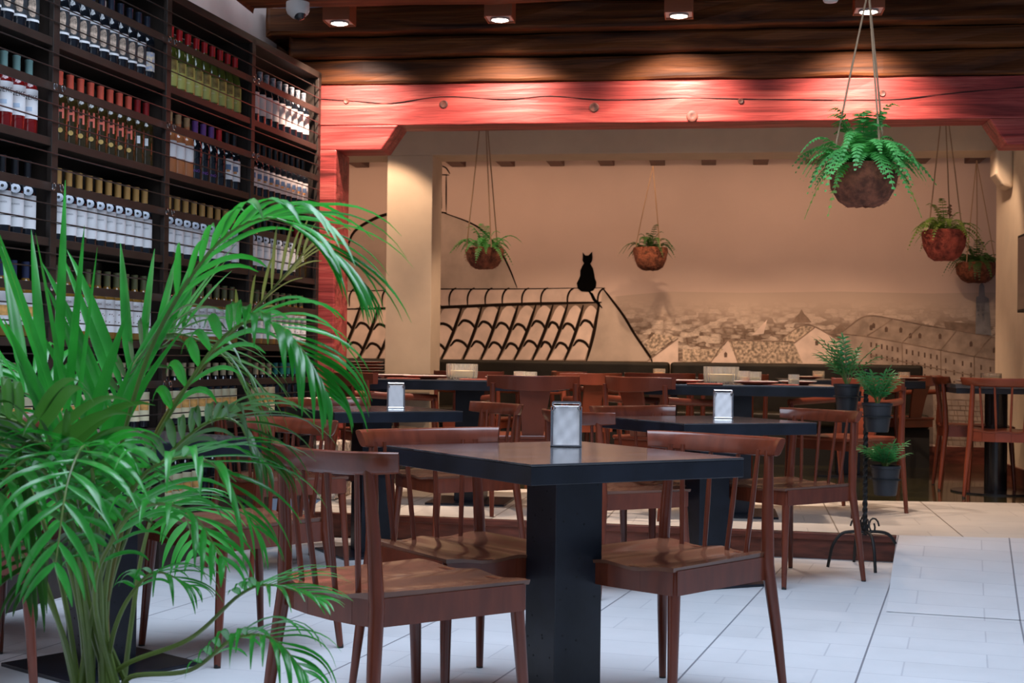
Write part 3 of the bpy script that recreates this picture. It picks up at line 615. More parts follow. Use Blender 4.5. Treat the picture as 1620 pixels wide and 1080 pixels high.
# ------------------------------------------------------------------ spindle chairs
def chair_proto(name, wood, seatm):
    r = empty(name)
    nx, ny = 16, 14; vs = []; top = []; bot = []
    def outline(u, v):     # u -1..1, v 0..1 rear->front
        wv = .205+.035*v; y = -.225+.465*v
        x = u*wv; y += .018*(1-u*u)*(1 if v > .5 else -.0)*v - .030*(1-abs(u)**2.0)*(1-v)**2
        return x, y
    for j in range(ny+1):
        for i in range(nx+1):
            u = -1+2*i/nx; v = j/ny; x, y = outline(u, v)
            z = .452 - .014*math.exp(-((abs(u)-.42)/.30)**2)*min(1, 1.6*(1-abs(v-.5)))*(1-abs(u)**6) + .006*(1-v)**2*abs(u)**2
            vs.append((x, y, z))
    n = (nx+1)*(ny+1); vs += [(x*.99, y*.99, min(z-.010, .440)) for x, y, z in vs[:n]]
    fs = []
    for j in range(ny):
        for i in range(nx):
            a = j*(nx+1)+i; fs.append((a, a+1, a+nx+2, a+nx+1)); fs.append((n+a, n+a+nx+1, n+a+nx+2, n+a+1))
    edge = [i for i in range(nx+1)]+[(j)*(nx+1)+nx for j in range(1, ny+1)]+[ny*(nx+1)+i for i in range(nx-1, -1, -1)]+[j*(nx+1) for j in range(ny-1, 0, -1)]
    for a, b in zip(edge, edge[1:]+edge[:1]): fs.append((a, n+a, n+b, b))
    MB().add(vs, fs).build('seat', seatm, r, smooth=True)
    # apron: four curved rails
    mb = MB()
    def rail(pts, h=.068, t=.020):
        for p, q in zip(pts, pts[1:]):
            p = Vector((*p, 0)); q = Vector((*q, 0)); d = (q-p).normalized(); nn = Vector((-d.y, d.x, 0))*t/2
            v8 = [p-nn, p+nn, q+nn, q-nn]
            mb.add([(a.x, a.y, z) for z in (.374, .374+h) for a in v8], [(3, 2, 1, 0), (4, 5, 6, 7), (0, 1, 5, 4), (1, 2, 6, 5), (2, 3, 7, 6), (3, 0, 4, 7)])
    rail([(-.20, -.210), (-.13, -.228), (-.05, -.238), (.05, -.238), (.13, -.228), (.20, -.210)]); rail([(-.230, .222), (-.12, .234), (0, .240), (.12, .234), (.230, .222)])
    rail([(-.198, -.21), (-.230, .222)]); rail([(.198, -.21), (.230, .222)])
    mb.build('apron', wood, r)
    for s in (-1, 1):
        lg = MB().tube([(s*.238, .238, .006), (s*.229, .226, .2), (s*.220, .214, .37), (s*.218, .212, .440)], [.0115, .0155, .0185, .017], 12).build('leg', wood, r, smooth=True)
        MB().tube([(s*.2385, .2385, 0), (s*.238, .238, .012)], .0112, 12).build('rubber_foot', M_FOOT, lg)
        lg = MB().tube([(s*.242, -.262, .006), (s*.226, -.240, .22), (s*.207, -.218, .42), (s*.200, -.224, .58), (s*.193, -.238, .755)], [.0115, .0165, .0195, .0175, .0135], 12).build('leg', wood, r, smooth=True)
        MB().tube([(s*.2425, -.2625, 0), (s*.242, -.262, .012)], .0112, 12).build('rubber_foot', M_FOOT, lg)
    for x0, x1 in ((-.125, -.150), (-.043, -.055), (.043, .055), (.125, .150)):
        yb = -.226+.012*(x0/.125)**2; yt = -.272+.030*(x1/.15)**2
        MB().tube([(x0, yb, .42), ((x0+x1)/2, (yb+yt)/2, .58), (x1, yt, .755)], [.0072, .0082, .0066], 10).build('spindle', wood, r, smooth=True)
    # crest rail
    vs = []; K = 36; sec = 14
    for i in range(K+1):
        u = -1+2*i/K; x = .262*sin(u*1.05)/sin(1.05); y = -.277+.078*abs(u)**2.2
        dx = .262*cos(u*1.05)*1.05/sin(1.05); dy = .078*2.2*abs(u)**1.2*(1 if u > 0 else -1); L_ = math.hypot(dx, dy); nx_, ny_ = -dy/L_, dx/L_
        h = .029*(1-.12*abs(u)**4); t = .0125*(1 if abs(u) < .97 else .8); zc = .764+.006*abs(u)**2
        for k in range(sec):
            th = 2*pi*k/sec; cx = math.copysign(abs(cos(th))**.55, cos(th)); sz = math.copysign(abs(sin(th))**.55, sin(th))
            lean = -.010*sz
            vs.append((x+nx_*(cx*t+lean), y+ny_*(cx*t+lean), zc+sz*h))
    fs = [(i*sec+k, i*sec+(k+1) % sec, (i+1)*sec+(k+1) % sec, (i+1)*sec+k) for i in range(K) for k in range(sec)]+[tuple(range(sec-1, -1, -1)), tuple(K*sec+k for k in range(sec))]
    MB().add(vs, fs).build('crest_rail', wood, r, smooth=True)
    return r
def heading(hx, hy): return math.atan2(hy, hx)-pi/2
def pose(r, x, y, h, z=0): r.location = (x, y, z); r.rotation_euler = (0, 0, heading(*h))
sc = chair_proto('dining_chair', M_WOOD, M_WOODS); sc_tree = tree_of(sc); first = True
CHAIRS = [
 (-.283, 3.693, (.76, .65), 'red-brown spindle-back chair nearest the palm, back turned, seat under the nearest table'),
 (-.130, 4.350, (.60, -.80), 'red-brown spindle-back chair facing the camera at the far left of the nearest table'),
 (.466, 4.234, (-.74, -.67), 'red-brown spindle-back chair at the right of the nearest table'),
 (1.305, 6.720, (-.84, -.54), 'red-brown spindle-back chair at the right table beside the plant stand'),
 (.47, 6.38, (.84, .54), 'red-brown spindle-back chair left in front of the right table, behind the napkin holder'),
 (.72, 6.85, (.55, -.83), 'red-brown spindle-back chair behind the right table, only its crest rising over the tabletop'),
 (-.945, 4.985, (-.71, -.70), 'red-brown spindle-back chair between the palm and the nearest chair, facing the table behind the palm'),
 (-1.72, 4.23, (.80, .60), 'spindle-back chair cut by the left edge of the picture, seat low behind the palm'),
 (-1.69, 5.16, (.64, -.77), 'spindle-back chair standing behind the palm between rack and table'),
 (-1.10, 6.79, (.80, .60), 'spindle-back chair close to the wine rack, left of the middle left table'),
 (-.93, 7.62, (.50, -.87), 'spindle-back chair behind the middle left table, close to the red post'),
 (-.265, 7.09, (-.88, -.48), 'spindle-back chair at the right end of the middle left table'),
]
for x, y, h, lab in CHAIRS:
    o = sc if first else fast_copy(sc, sc_tree); first = False
    pose(o, x, y, h); tag(o, lab, 'chair', 'spindle-back chairs on the lower floor')
sr = chair_proto('dining_chair', M_WOODR, M_WOODR); srt = tree_of(sr)
pose(sr, 3.31, 9.55, (.35, .94), ZS); tag(sr, 'warm red spindle-back chair, back turned, in front of the round-pillar table at the right', 'chair', 'spindle-back chairs on the dark floor')
o = fast_copy(sr, srt); pose(o, 3.30, 10.12, (.97, -.2), ZS); tag(o, 'warm red spindle-back chair at the left side of the round-pillar table', 'chair', 'spindle-back chairs on the dark floor')

# ------------------------------------------------------------------ armchairs with a broad splat
def arm_proto():
    r = empty('armchair'); wood = M_WOODR
    MB().prism([(-.20, -.21), (.20, -.21), (.24, .22), (.20, .24), (-.20, .24), (-.24, .22)], .430, .452).build('seat', wood, r, bevel=.008)
    MB().prism([(-.19, -.20), (.19, -.20), (.225, .21), (-.225, .21)], .375, .430).build('apron', wood, r)
    for s in (-1, 1):
        MB().tube([(s*.255, .235, 0), (s*.248, .215, .43), (s*.245, .20, .638)], [.012, .018, .014], 10).build('leg', wood, r, smooth=True)
        MB().tube([(s*.235, -.27, 0), (s*.235, -.215, .43), (s*.235, -.235, .745)], [.012, .019, .014], 10).build('leg', wood, r, smooth=True)
        MB().tube(bez([(s*.245, .225, .640), (s*.26, .1, .646), (s*.262, -.08, .652), (s*.24, -.215, .660)], 12), [.020]*13, 8, flat=.5).build('armrest', wood, r, smooth=True)
    vs = []
    for z, w2, y in ((.44, .060, -.19), (.60, .075, -.225), (.76, .095, -.275)):
        for x, yy in ((-w2, y-.008), (w2, y-.008), (w2, y+.008), (-w2, y+.008)): vs.append((x, yy, z))
    fs = [(0, 1, 2, 3), (11, 10, 9, 8)]+[(j*4+k, j*4+4+k, j*4+4+(k+1) % 4, j*4+(k+1) % 4) for j in range(2) for k in range(4)]
    MB().add(vs, fs).build('splat', wood, r, smooth=True)
    vs = []; K = 24
    for i in range(K+1):
        u = -1+2*i/K; x = .262*u; y = -.292+.10*abs(u)**2.2; zc = .745+.012*u*u; hh = .042-.012*abs(u)**3
        for yy, z in ((y-.012, zc-hh), (y+.010, zc-hh), (y+.014, zc+hh), (y-.014, zc+hh)): vs.append((x, yy, z))
    fs = [(i*4+k, (i+1)*4+k, (i+1)*4+(k+1) % 4, i*4+(k+1) % 4) for i in range(K) for k in range(4)]+[(3, 2, 1, 0), tuple(K*4+k for k in range(4))]
    MB().add(vs, fs).build('crest_rail', wood, r, bevel=.004, smooth=False)
    return r
ac = arm_proto(); act = tree_of(ac)
ARMS = [
 (.10, 8.22, (-.12, .99), 'broad-splat armchair seen from behind in the centre, right of the long table'),
 (.87, 8.16, (.76, .65), 'broad-splat armchair seen from behind at the left side of the wide platform table'),
 (-.77, 8.64, (.85, .53), 'broad-splat armchair left of the long table, beside the red post'),
 (1.98, 8.42, (-.80, -.6), 'broad-splat armchair right of the wide platform table, beside the plant stand'),
 (.45, 10.1, (-.5, .86), 'armchair farther back, second crest right of the central armchair'),
 (.62, 11.0, (.9, .4), 'small far armchair near the banquette, left of the wide table'),
 (1.12, 10.75, (.1, 1), 'armchair near the banquette behind the wide platform table, left one'),
 (1.62, 10.7, (-.1, 1), 'armchair near the banquette behind the wide platform table, right one'),
 (-.25, 10.4, (.3, .95), 'armchair near the cream pillar behind the long table'),
 (3.12, 11.5, (-.5, .86), 'armchair at the far end of the banquette behind the potted palms'),
]
first = True
for x, y, h, lab in ARMS:
    o = ac if first else fast_copy(ac, act); first = False
    pose(o, x, y, h, ZS); tag(o, lab, 'chair', 'armchairs with a broad back splat')

# ------------------------------------------------------------------ square tables
TW, TD = .69, .76
def table_proto():
    r = empty('square_table')
    MB().box(-TW/2, TW/2, -TD/2, TD/2, .744, .750).build('tabletop', M_TTOP, r, bevel=.0015)
    MB().box(-TW/2+.0005, TW/2-.0005, -TD/2+.0005, TD/2-.0005, .695, .7435).build('table_frame', M_BLACK, r, bevel=.002)
    c = MB().box(-.08, .08, -.08, .08, .012, .694).build('column', M_BLACK, r, bevel=.003)
    MB().box(-.225, .225, -.225, .225, 0, .012).build('base_plate', M_BLACK, r, bevel=.002)
    mb = MB(); rnd = random.Random(11)
    for fce in range(4):
        R = Matrix.Rotation(fce*pi/2, 4, 'Z')
        for k in range(18):
            x, z = rnd.uniform(-.065, .065), rnd.uniform(.04, .68)
            T = R @ Matrix.Translation((x, -.0803, z)) @ Matrix.Rotation(pi/2, 4, 'X')
            mb.lathe([(.0032, -.001), (.0032, .0004), (0, .0004)], 8, T=T)
    mb.build('holes', M_STUD, c)
    return r
tp = table_proto(); tpt = tree_of(tp)
TABLES = [(.158, 4.145, 31, 0, 'dark square table nearest the camera, on a thick steel column'),
          (.905, 6.60, 24, 0, 'dark square table at middle right, with the palms stand beyond its chair'),
          (-.725, 7.42, 27, 0, 'dark square table at middle left, before the red post'),
          (-1.33, 4.66, 50, 0, 'dark square table half hidden behind the big palm')]
first = True
for x, y, a, z, lab in TABLES:
    o = tp if first else fast_copy(tp, tpt); first = False
    o.location = (x, y, z); o.rotation_euler = (0, 0, radians(a)); tag(o, lab, 'table', 'dark square tables on the lower floor')
for c_ in tpt:
    if c_[0].name.startswith('table'): c_[0].scale = (1.02, 1.11, 1); c_[0].location = (0, .040, 0)
def long_table(x, y, a, w, d, lab, cols=1):
    r = empty('dining_table', (x, y, ZS), radians(a)); tag(r, lab, 'table')
    MB().box(-w/2, w/2, -d/2, d/2, .744, .750).build('tabletop', M_TTOP, r, bevel=.0015)
    MB().box(-w/2+.001, w/2-.001, -d/2+.001, d/2-.001, .690, .7435).build('table_frame', M_BLACK, r, bevel=.002)
    xs = [0] if cols == 1 else [-w/2+.3, w/2-.3]
    for q in xs:
        MB().box(q-.09, q+.09, -.09, .09, .012, .69).build('column', M_BLACK, r, bevel=.003)
        MB().box(q-.24, q+.24, -.24, .24, 0, .012).build('base_plate', M_BLACK, r)
    return r
long_table(-.24, 8.75, -8, 1.14, .72, 'long dark table on the platform, set with plates and glass bowl, before the cream pillar')
long_table(1.30, 8.24, -8, 1.12, .70, 'wide dark table on the platform, set with plates and tumblers')
long_table(-1.05, 11.35, -8, .9, .62, 'dark table left of the cream pillar carrying the stack of plates')
long_table(1.25, 11.5, -8, 1.1, .6, 'dark table at the banquette behind the wide table')
long_table(2.65, 11.2, -8, 1.1, .6, 'dark table at the right end of the banquette')
rt = empty('pedestal_table', (3.36, 9.86, ZS), radians(-8)); tag(rt, 'dark table on a black round pillar at the far right', 'table')
MB().box(-.33, .60, -.35, .35, .72, .75).build('tabletop', M_TTOP, rt, bevel=.002)
MB().box(-.325, .595, -.345, .345, .685, .7195).build('table_frame', M_BLACK, rt)
MB().lathe([(.30, 0), (.30, .010), (.076, .014), (.076, .684)], 28).build('pillar', M_FOOT if 0 else mat('glossy black pillar', (.012, .012, .014), .18), rt, smooth=True)

# ------------------------------------------------------------------ napkin holders
def holder(x, y, z, rz, s, lab):
    r = empty('napkin_holder', (x, y, z), rz); tag(r, lab, 'napkin holder', 'napkin holders on the dark tables')
    w, d, h = .045*s, .030*s, .132*s
    mb = MB()
    for sg in (-1, 1):
        mb.box(sg*w-.0015, sg*w+.0015, -d, d, 0, h*.90)
        for sx in (-1, 1): mb.tube([(sx*(w-.004), sg*d, .004), (sx*(w-.004), sg*d, h*.80), (sx*(w-.012*s), sg*d, h*.88), (sx*(w-.004), sg*d, h*.93), (sx*(w-.004), sg*d, h)], .0028*s, 8)
        mb.tube([(-w+.004, sg*d, h), (w-.004, sg*d, h)], .003*s, 8)
        mb.tube([(-w+.004, sg*d, .004), (w-.004, sg*d, .004)], .003*s, 8)
    mb.build('frame', M_CHROME, r, smooth=True)
    MB().box(-w-.002, w+.002, -d, d, 0, .003).build('base', M_BLACK, r)
    nb = MB(); K = 10; vs = []
    for sg in (-1, 1):
        for j in range(K+1):
            for i in range(K+1):
                u = i/K*2-1; v = j/K
                wrinkle = .0013*sin(7*u+9*v)+.0010*sin(13*v-5*u)
                vs.append((u*(w-.006), sg*(d*.80+wrinkle), .006+v*(h*.92-.006)))
    n = (K+1)**2; fs = []
    for q in (0, 1):
        for j in range(K):
            for i in range(K):
                a = q*n+j*(K+1)+i; fs.append((a, a+1, a+K+2, a+K+1) if q == 0 else (a, a+K+1, a+K+2, a+1))
    for j in range(K): 
        for e in (0, K): a = j*(K+1)+e; fs.append((a, a+K+1, n+a+K+1, n+a))
    for i in range(K): a = K*(K+1)+i; fs.append((a, a+1, n+a+1, n+a))
    nb.add(vs, fs).build('napkins', M_PAPER, r, smooth=True)
holder(.171, 4.40, .7505, radians(-2), 1.03, 'chrome napkin holder with white napkins on the nearest table')
holder(1.00, 6.72, .7505, radians(-6), 1, 'chrome napkin holder on the middle right table')
holder(-.61, 7.52, .7505, radians(6), 1, 'chrome napkin holder on the middle left table')

# ------------------------------------------------------------------ tableware
ZP = ZS+.7505
def ribbed(name, px, Y, R, h, lab, cat_):
    q = atY(px, 590, Y); r = empty(name, (q.x, Y, ZP)); tag(r, lab, cat_)
    n = 48; vs = []; prof = [(R*.90, 0), (R*.97, h*.15), (R, h*.5), (R*1.0, h), (R*.93, h), (R*.92, h*.5), (R*.85, h*.16), (0.0008, h*.12)]
    for i, (rr, z) in enumerate(prof):
        for k in range(n):
            f = 1+(.035 if k % 2 else -.0)*(1 if i < 4 else 0); a = 2*pi*k/n; vs.append((rr*f*cos(a), rr*f*sin(a), z))
    fs = [(i*n+k, i*n+(k+1) % n, (i+1)*n+(k+1) % n, (i+1)*n+k) for i in range(len(prof)-1) for k in range(n)]+[tuple(range(n-1, -1, -1))]
    MB().add(vs, fs).build('glass', M_GLASS, r)
    MB().lathe([(R*.80, h*.16), (R*.86, h*.55), (0.0005, h*.56)], 24).build('wax' if R < .07 else 'filling', mat('cream wax', (.82, .66, .36), .6), r, smooth=True)
ribbed('glass_bowl', 731, 8.80, .095, .095, 'wide ribbed glass bowl on the long platform table', 'bowl')
ribbed('glass_bowl', 1141, 8.25, .098, .100, 'wide ribbed glass bowl on the wide platform table', 'bowl')
for px, Y, R, h, lab in ((823, 8.62, .038, .055, 'small glass tumbler beside the right-hand plate of the long table, left of a pair'),
    (840, 8.64, .036, .053, 'small glass tumbler at the right end of the long table, right of a pair'),
    (1177, 8.12, .034, .078, 'ribbed tumbler touching the right side of the bowl on the wide table'),
    (1195, 8.22, .034, .074, 'clear tumbler second right of the bowl on the wide table'),
    (1256, 8.05, .030, .062, 'small tumbler near the right end of the wide table'),
    (1043, 11.5, .048, .065, 'glass candle cup on the table at the banquette left of the bowl'),
    (1295, 11.15, .045, .065, 'small tumbler on the far table just left of the potted palms'),
    (1430, 11.1, .045, .065, 'small tumbler on the far table behind the potted palms'),
    (1568, 9.80, .068, .072, 'round frosted glass candle cup on the round-pillar table')):
    ribbed('glass_tumbler', px, Y, R, h, lab, 'glass')
def plate(px, Y, R, lab, dz=0, red=True, name='dinner_plate'):
    q = atY(px, 595, Y); r = empty(name, (q.x, Y, ZP+dz)); tag(r, lab, 'plate')
    MB().lathe([(R*.55, .0), (R*.60, .004), (R*.98, .018), (R, .021)], 36).build('underside', M_REDLIT, r, smooth=True)
    MB().lathe([(R*1.001, .0205), (R, .0225), (R*.92, .021), (R*.6, .009), (.0005, .008)], 36).build('plate_top', M_WHITE, r, smooth=True)
for px, Y, R, lab in ((672, 8.72, .135, 'white plate left of the glass bowl on the long table'), (803, 8.55, .135, 'white plate right of the glass bowl on the long table'),
    (620, 8.95, .12, 'white plate at the left end of the long table, against the cream pillar'),
    (1078, 8.10, .125, 'white plate left of the glass bowl on the wide table'), (1196, 7.99, .125, 'white plate in front of the tumblers on the wide table'), (1262, 8.28, .11, 'white plate at the right end of the wide table'),
    (1035, 11.4, .13, 'white plate under the candle cup at the banquette'), (1275, 11.1, .13, 'white plate on the far table left of the potted palms'), (1437, 11.05, .13, 'white plate on the far table right of the potted palms'),
    (1548, 9.75, .15, 'white plate under the candle cup on the round-pillar table')):
    plate(px, Y, R, lab, dz=.004 if 0 else 0)
for k in range(4):
    plate(582-(k % 2)*3, 11.35, .14, ['bottom plate of the stack beside the cream pillar', 'second plate from the bottom of the stack beside the cream pillar', 'third plate of the stack beside the cream pillar', 'white topmost plate of the stack beside the cream pillar'][k], dz=.024*k)
for px, Y, w_, lab in ((760, 8.52, .24, 'folded red napkin in front of the glass bowl on the long table'), (640, 8.62, .2, 'folded red napkin at the left of the long table'),
    (1115, 7.96, .2, 'folded red napkin in front of the bowl on the wide table'), (1235, 7.93, .2, 'folded red napkin near the right corner of the wide table')):
    q = atY(px, 600, Y); o = MB().box(-w_/2, w_/2, -.05, .05, 0, .006).build('folded_napkin', mat('brick red cloth', (.34, .08, .05), .9), loc=(q.x, Y, ZP+.0005), rz=radians(-8), bevel=.002)
    tag(o, lab, 'napkin')

# ------------------------------------------------------------------ ferns in hanging baskets
def leaf_quad(mb, p, d, nrm, L, w, m=None, segs=2, droop=0):
    """pointed leaf from p along d"""
    side = d.cross(nrm).normalized()
    pts = []
    for i in range(segs+1):
        t = i/segs; c = p+d*L*t+Vector((0, 0, -droop*L*t*t)); ww = w*.5*(sin(pi*min(1, .15+.85*t))**.7 if i < segs else .05)
        pts.append((c+side*ww, c-side*ww))
    vs = [q for pr in pts for q in pr]
    mb.add(vs, [(2*i, 2*i+1, 2*i+3, 2*i+2) for i in range(segs)])
def fern_frond(mb, base, az, L, rise, droop, w=.05, n=22, rnd=random):
    hx, hy = cos(az), sin(az); P = []
    for i in range(n+1):
        t = i/n; r = L*(t*.95); z = rise*L*sin(min(1, t*1.2)*pi*.5)-droop*L*t**2.2
        P.append(base+Vector((hx*r, hy*r, z)))
    mb.tube([P[i] for i in range(0, n+1, 3)], .0014, 4, caps=False)
    sd = Vector((-hy, hx, 0))
    for i in range(1, n):
        t = i/n; d = (P[i+1]-P[i-1]).normalized(); ll = w*(1-t**2.5)*(.5+.5*min(1, t*5)); nr = sd.cross(d).normalized()
        for s in (-1, 1):
            dd = (sd*s*.95+d*.35+Vector((0, 0, -.12+rnd.uniform(-.15, .15)))).normalized()
            leaf_quad(mb, P[i], dd, nr, ll, L*.95/n*.95, segs=2, droop=.15)
def hanging(px_pot, py_rim, py_bot, wpx, Y, apex, kind, lab, seed, coir, leaf, nf, Lf, knot=False):
    rnd = random.Random(seed); q = atY(px_pot, py_rim, Y); b = atY(px_pot, py_bot, Y); H = q.z-b.z; R = wpx/F*Y/2
    r = empty('hanging_fern', (q.x, q.y, b.z)); tag(r, lab, 'hanging plant', 'ferns in hanging coir baskets')
    prof = [(.001, 0), (R*.45, .0), (R*.72, H*.14), (R*.92, H*.45), (R*1.0, H*.85), (R*.98, H), (R*.90, H*1.01), (R*.86, H*.9)]
    vs = []; n = 32
    for rr, z in prof:
        for k in range(n):
            f = 1+rnd.uniform(-.035, .035)+.05*sin(3*2*pi*k/n+seed)*.5; vs.append((rr*f*cos(2*pi*k/n), rr*f*sin(2*pi*k/n), z+rnd.uniform(-.004, .004)))
    MB().add(vs, [(i*n+k, i*n+(k+1) % n, (i+1)*n+(k+1) % n, (i+1)*n+k) for i in range(len(prof)-1) for k in range(n)]).build('coir_basket', coir, r, smooth=True)
    fz = MB()
    for k in range(420 if R > .12 else 260):
        a = rnd.uniform(0, 2*pi); z = rnd.uniform(0.03, .98)*H; rr = R*(.55+.45*min(1, z/H*2))*.98; p = Vector((rr*cos(a), rr*sin(a), z)); d = Vector((cos(a+rnd.uniform(-.9, .9)), sin(a+rnd.uniform(-.9, .9)), rnd.uniform(-.8, .5)))
        fz.tube([p, p+d*rnd.uniform(.006, .016)], .0006, 3, caps=False)
    fz.build('loose_fibre', coir, r)
    MB().lathe([(R*.9, H*.9), (.001, H*.97)], 20).build('soil', M_SOIL, r)
    ap = atY(*apex, Y); ap = Vector((ap.x-q.x, 0, ap.z-b.z))
    for k in range(3):
        a = [.15*pi, .98*pi, 1.55*pi][k]+seed*.13
        e = Vector((R*.95*cos(a), R*.95*sin(a), H*.98))
        MB().tube([e, e.lerp(ap, .5)+Vector((rnd.uniform(-.004, .004), 0, 0)), ap], .0045 if R > .12 else .004, 6).build('rope', M_ROPE, r, smooth=True)
    if knot:
        e = Vector((R*.95*cos(.15*pi+seed*.13), R*.95*sin(.15*pi+seed*.13), H*.98)); c = e.lerp(ap, .12)
        MB().tube([c+Vector((.014*sin(t*1.7), .008*cos(t*2.1), t*.006)) for t in range(14)], .007, 6).build('rope_knot', M_ROPE, r, smooth=True)
    mb = MB()
    for k in range(nf):
        a = 2*pi*k/nf+rnd.uniform(-.3, .3); LL = Lf*rnd.uniform(.65, 1.08); inner = rnd.random()
        base = Vector((R*.45*cos(a)*inner, R*.45*sin(a)*inner, H*.95))
        fern_frond(mb, base, a, LL, rnd.uniform(.25, .75), rnd.uniform(.45, 1.05), w=.042*Lf/.3+.006, n=20, rnd=rnd)
    for k in range(int(nf*.35)):
        a = rnd.uniform(0, 2*pi); fern_frond(mb, Vector((0, 0, H*.95)), a, Lf*.6*rnd.uniform(.7, 1.1), rnd.uniform(1.0, 1.7), .3, w=.04*Lf/.3+.005, n=16, rnd=rnd)
    mb.build('fern_foliage', leaf, r)
    return r
h1 = hanging(1366, 262, 326, 108, 6.35, (1374, -18), 0, 'large bright green fern in a brown coir basket, hanging nearest at upper right', 1, M_COIR, M_FERN, 66, .30)
zb = 3.105-h1.location.z; ap = atY(1374, -18, 6.35); MB().tube([(ap.x-h1.location.x, 0, ap.z-h1.location.z), (ap.x-h1.location.x, 0, zb)], .006, 6).build('rope', M_ROPE, h1)
mb = MB(); rnd = random.Random(5)
for a in (3.3, 3.9, 5.6): fern_frond(mb, Vector((.05*cos(a), .05*sin(a), .17)), a, .25, .2, 1.3, w=.035, n=16, rnd=rnd)
mb.build('yellowing_fronds', M_FERNY, h1)
hanging(766, 393, 425, 60, 10.0, (766, 132), 0, 'fern in a brown coir basket hanging beside the cream pillar', 2, M_COIR, M_FERN, 20, .24)
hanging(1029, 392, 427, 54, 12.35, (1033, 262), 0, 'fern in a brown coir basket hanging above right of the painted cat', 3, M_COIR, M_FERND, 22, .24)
hanging(1494, 365, 412, 68, 10.0, (1494, 141), 0, 'fern in a red coir basket hanging with a knotted rope, right of the large fern', 4, M_COIRR, M_FERNY, 22, .27, knot=True)
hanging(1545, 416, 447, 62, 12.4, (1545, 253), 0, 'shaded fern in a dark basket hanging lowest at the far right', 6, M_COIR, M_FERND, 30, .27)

# ------------------------------------------------------------------ wrought iron plant stand with potted palms
st = empty('plant_stand', (1.775, 7.12, 0)); tag(st, 'black twisted wrought iron plant stand on four curved legs before the step', 'plant stand')
mb = MB(); K = 120; vs = []
for i in range(K+1):
    z = .16+(.95-.16)*i/K; a = i*.32
    for k in range(4): vs.append((.013*cos(a+k*pi/2), .013*sin(a+k*pi/2), z))
mb.add(vs, [(i*4+k, i*4+(k+1) % 4, i*4+4+(k+1) % 4, i*4+4+k) for i in range(K) for k in range(4)]).build('pole', M_FOOT, st)
for k in range(4):
    a = radians(-12+90*k)+.25; c, s = cos(a), sin(a)
    lg = MB().tube(bez([(0, 0, .175), (.06*c, .06*s, .178), (.12*c, .12*s, .165), (.160*c, .160*s, .11), (.175*c, .175*s, .05), (.185*c, .185*s, 0)], 18), .008, 8).build('leg', M_FOOT, st, smooth=True)
    sp = [(.012+.03*(1-t/16)*cos(t*.55)+.03, .215+.045*(1-t/22)*sin(t*.55)-.01) for t in range(14)]
    MB().tube([(x*c, x*s, z) for x, z in sp], .0045, 6).build('scroll', M_FOOT, st, smooth=True)
MB().lathe([(.001, .95), (.016, .955), (.020, .97), (.012, .985), (.001, .99)], 12).build('finial', M_FOOT, st, smooth=True)
def parlor(px, py_rim, py_bot, wpx, Y, ph, spread, lab, seed, py_ring):
    rnd = random.Random(seed); q = atY(px, py_rim, Y); b = atY(px, py_bot, Y); H = q.z-b.z; R = wpx/F*Y/2
    r = empty('potted_palm', (q.x, q.y, b.z)); tag(r, lab, 'potted plant', 'small palms in charcoal pots')
    MB().lathe([(R*.72, 0), (R*.76, .006), (R*.97, H*.90), (R*1.03, H*.91), (R*1.03, H), (R*.95, H), (R*.93, H*.88), (.001, H*.86)], 28).build('pot', M_POT, r, smooth=True)
    mb = MB()
    stems = MB()
    for k in range(rnd.randint(16, 18)):
        a = rnd.uniform(0, 2*pi); L = ph*rnd.uniform(.6, 1.05); lean = rnd.uniform(.2, 1)*spread*.75
        P = [Vector((0, 0, H*.85))+Vector((cos(a)*lean*t**1.5, sin(a)*lean*t**1.5, L*(t-.28*lean/spread*t*t))) for t in [i/9 for i in range(10)]]
        stems.tube(P[::3], .002, 5)
        for i in range(3, 10):
            d = (P[i]-P[i-1]).normalized(); sd = d.cross(Vector((0, 0, 1)))
            if sd.length < .1: sd = Vector((-sin(a), cos(a), 0))
            sd.normalize(); nr = sd.cross(d)
            for s in (-1, 1):
                dd = (sd*s*.8+d*.65+nr*.1).normalized()
                leaf_quad(mb, P[i], dd, nr, .085*rnd.uniform(.8, 1.1)*(1-.045*i), .011, segs=3, droop=.35)
        leaf_quad(mb, P[-1], d, nr, .06, .011, segs=3, droop=.2)
    stems.build('stems', M_STEM, r); mb.build('foliage', M_PARLOR, r)
    # ring belongs to the stand
    zr = atY(px, py_ring, Y).z; loc = Vector((q.x, q.y, zr))-Vector((1.775, 7.12, 0)); rr = R*(.76+.21*((zr-b.z)/H))+.004
    mb = MB(); mb.tube([(loc.x+rr*cos(t*pi/16), loc.y+rr*sin(t*pi/16), loc.z) for t in range(33)], .004, 6, flat=2)
    dl = Vector((loc.x, loc.y)); 
    if dl.length > .03: mb.tube([(loc.x-dl.x/dl.length*rr, loc.y-dl.y/dl.length*rr, loc.z), (0, 0, loc.z)], .004, 6)
    mb.build('pot_ring', M_FOOT, st, smooth=True)
parlor(1340, 607, 650, 41, 7.16, .27, .24, 'small palm in a charcoal pot, highest and leftmost on the iron stand', 21, 627)
parlor(1388, 637, 683, 47, 6.98, .18, .24, 'small palm in a charcoal pot, middle one on the iron stand', 22, 659)
parlor(1401, 736, 783, 46, 7.02, .15, .20, 'small palm in a charcoal pot, lowest on the iron stand', 23, 758)

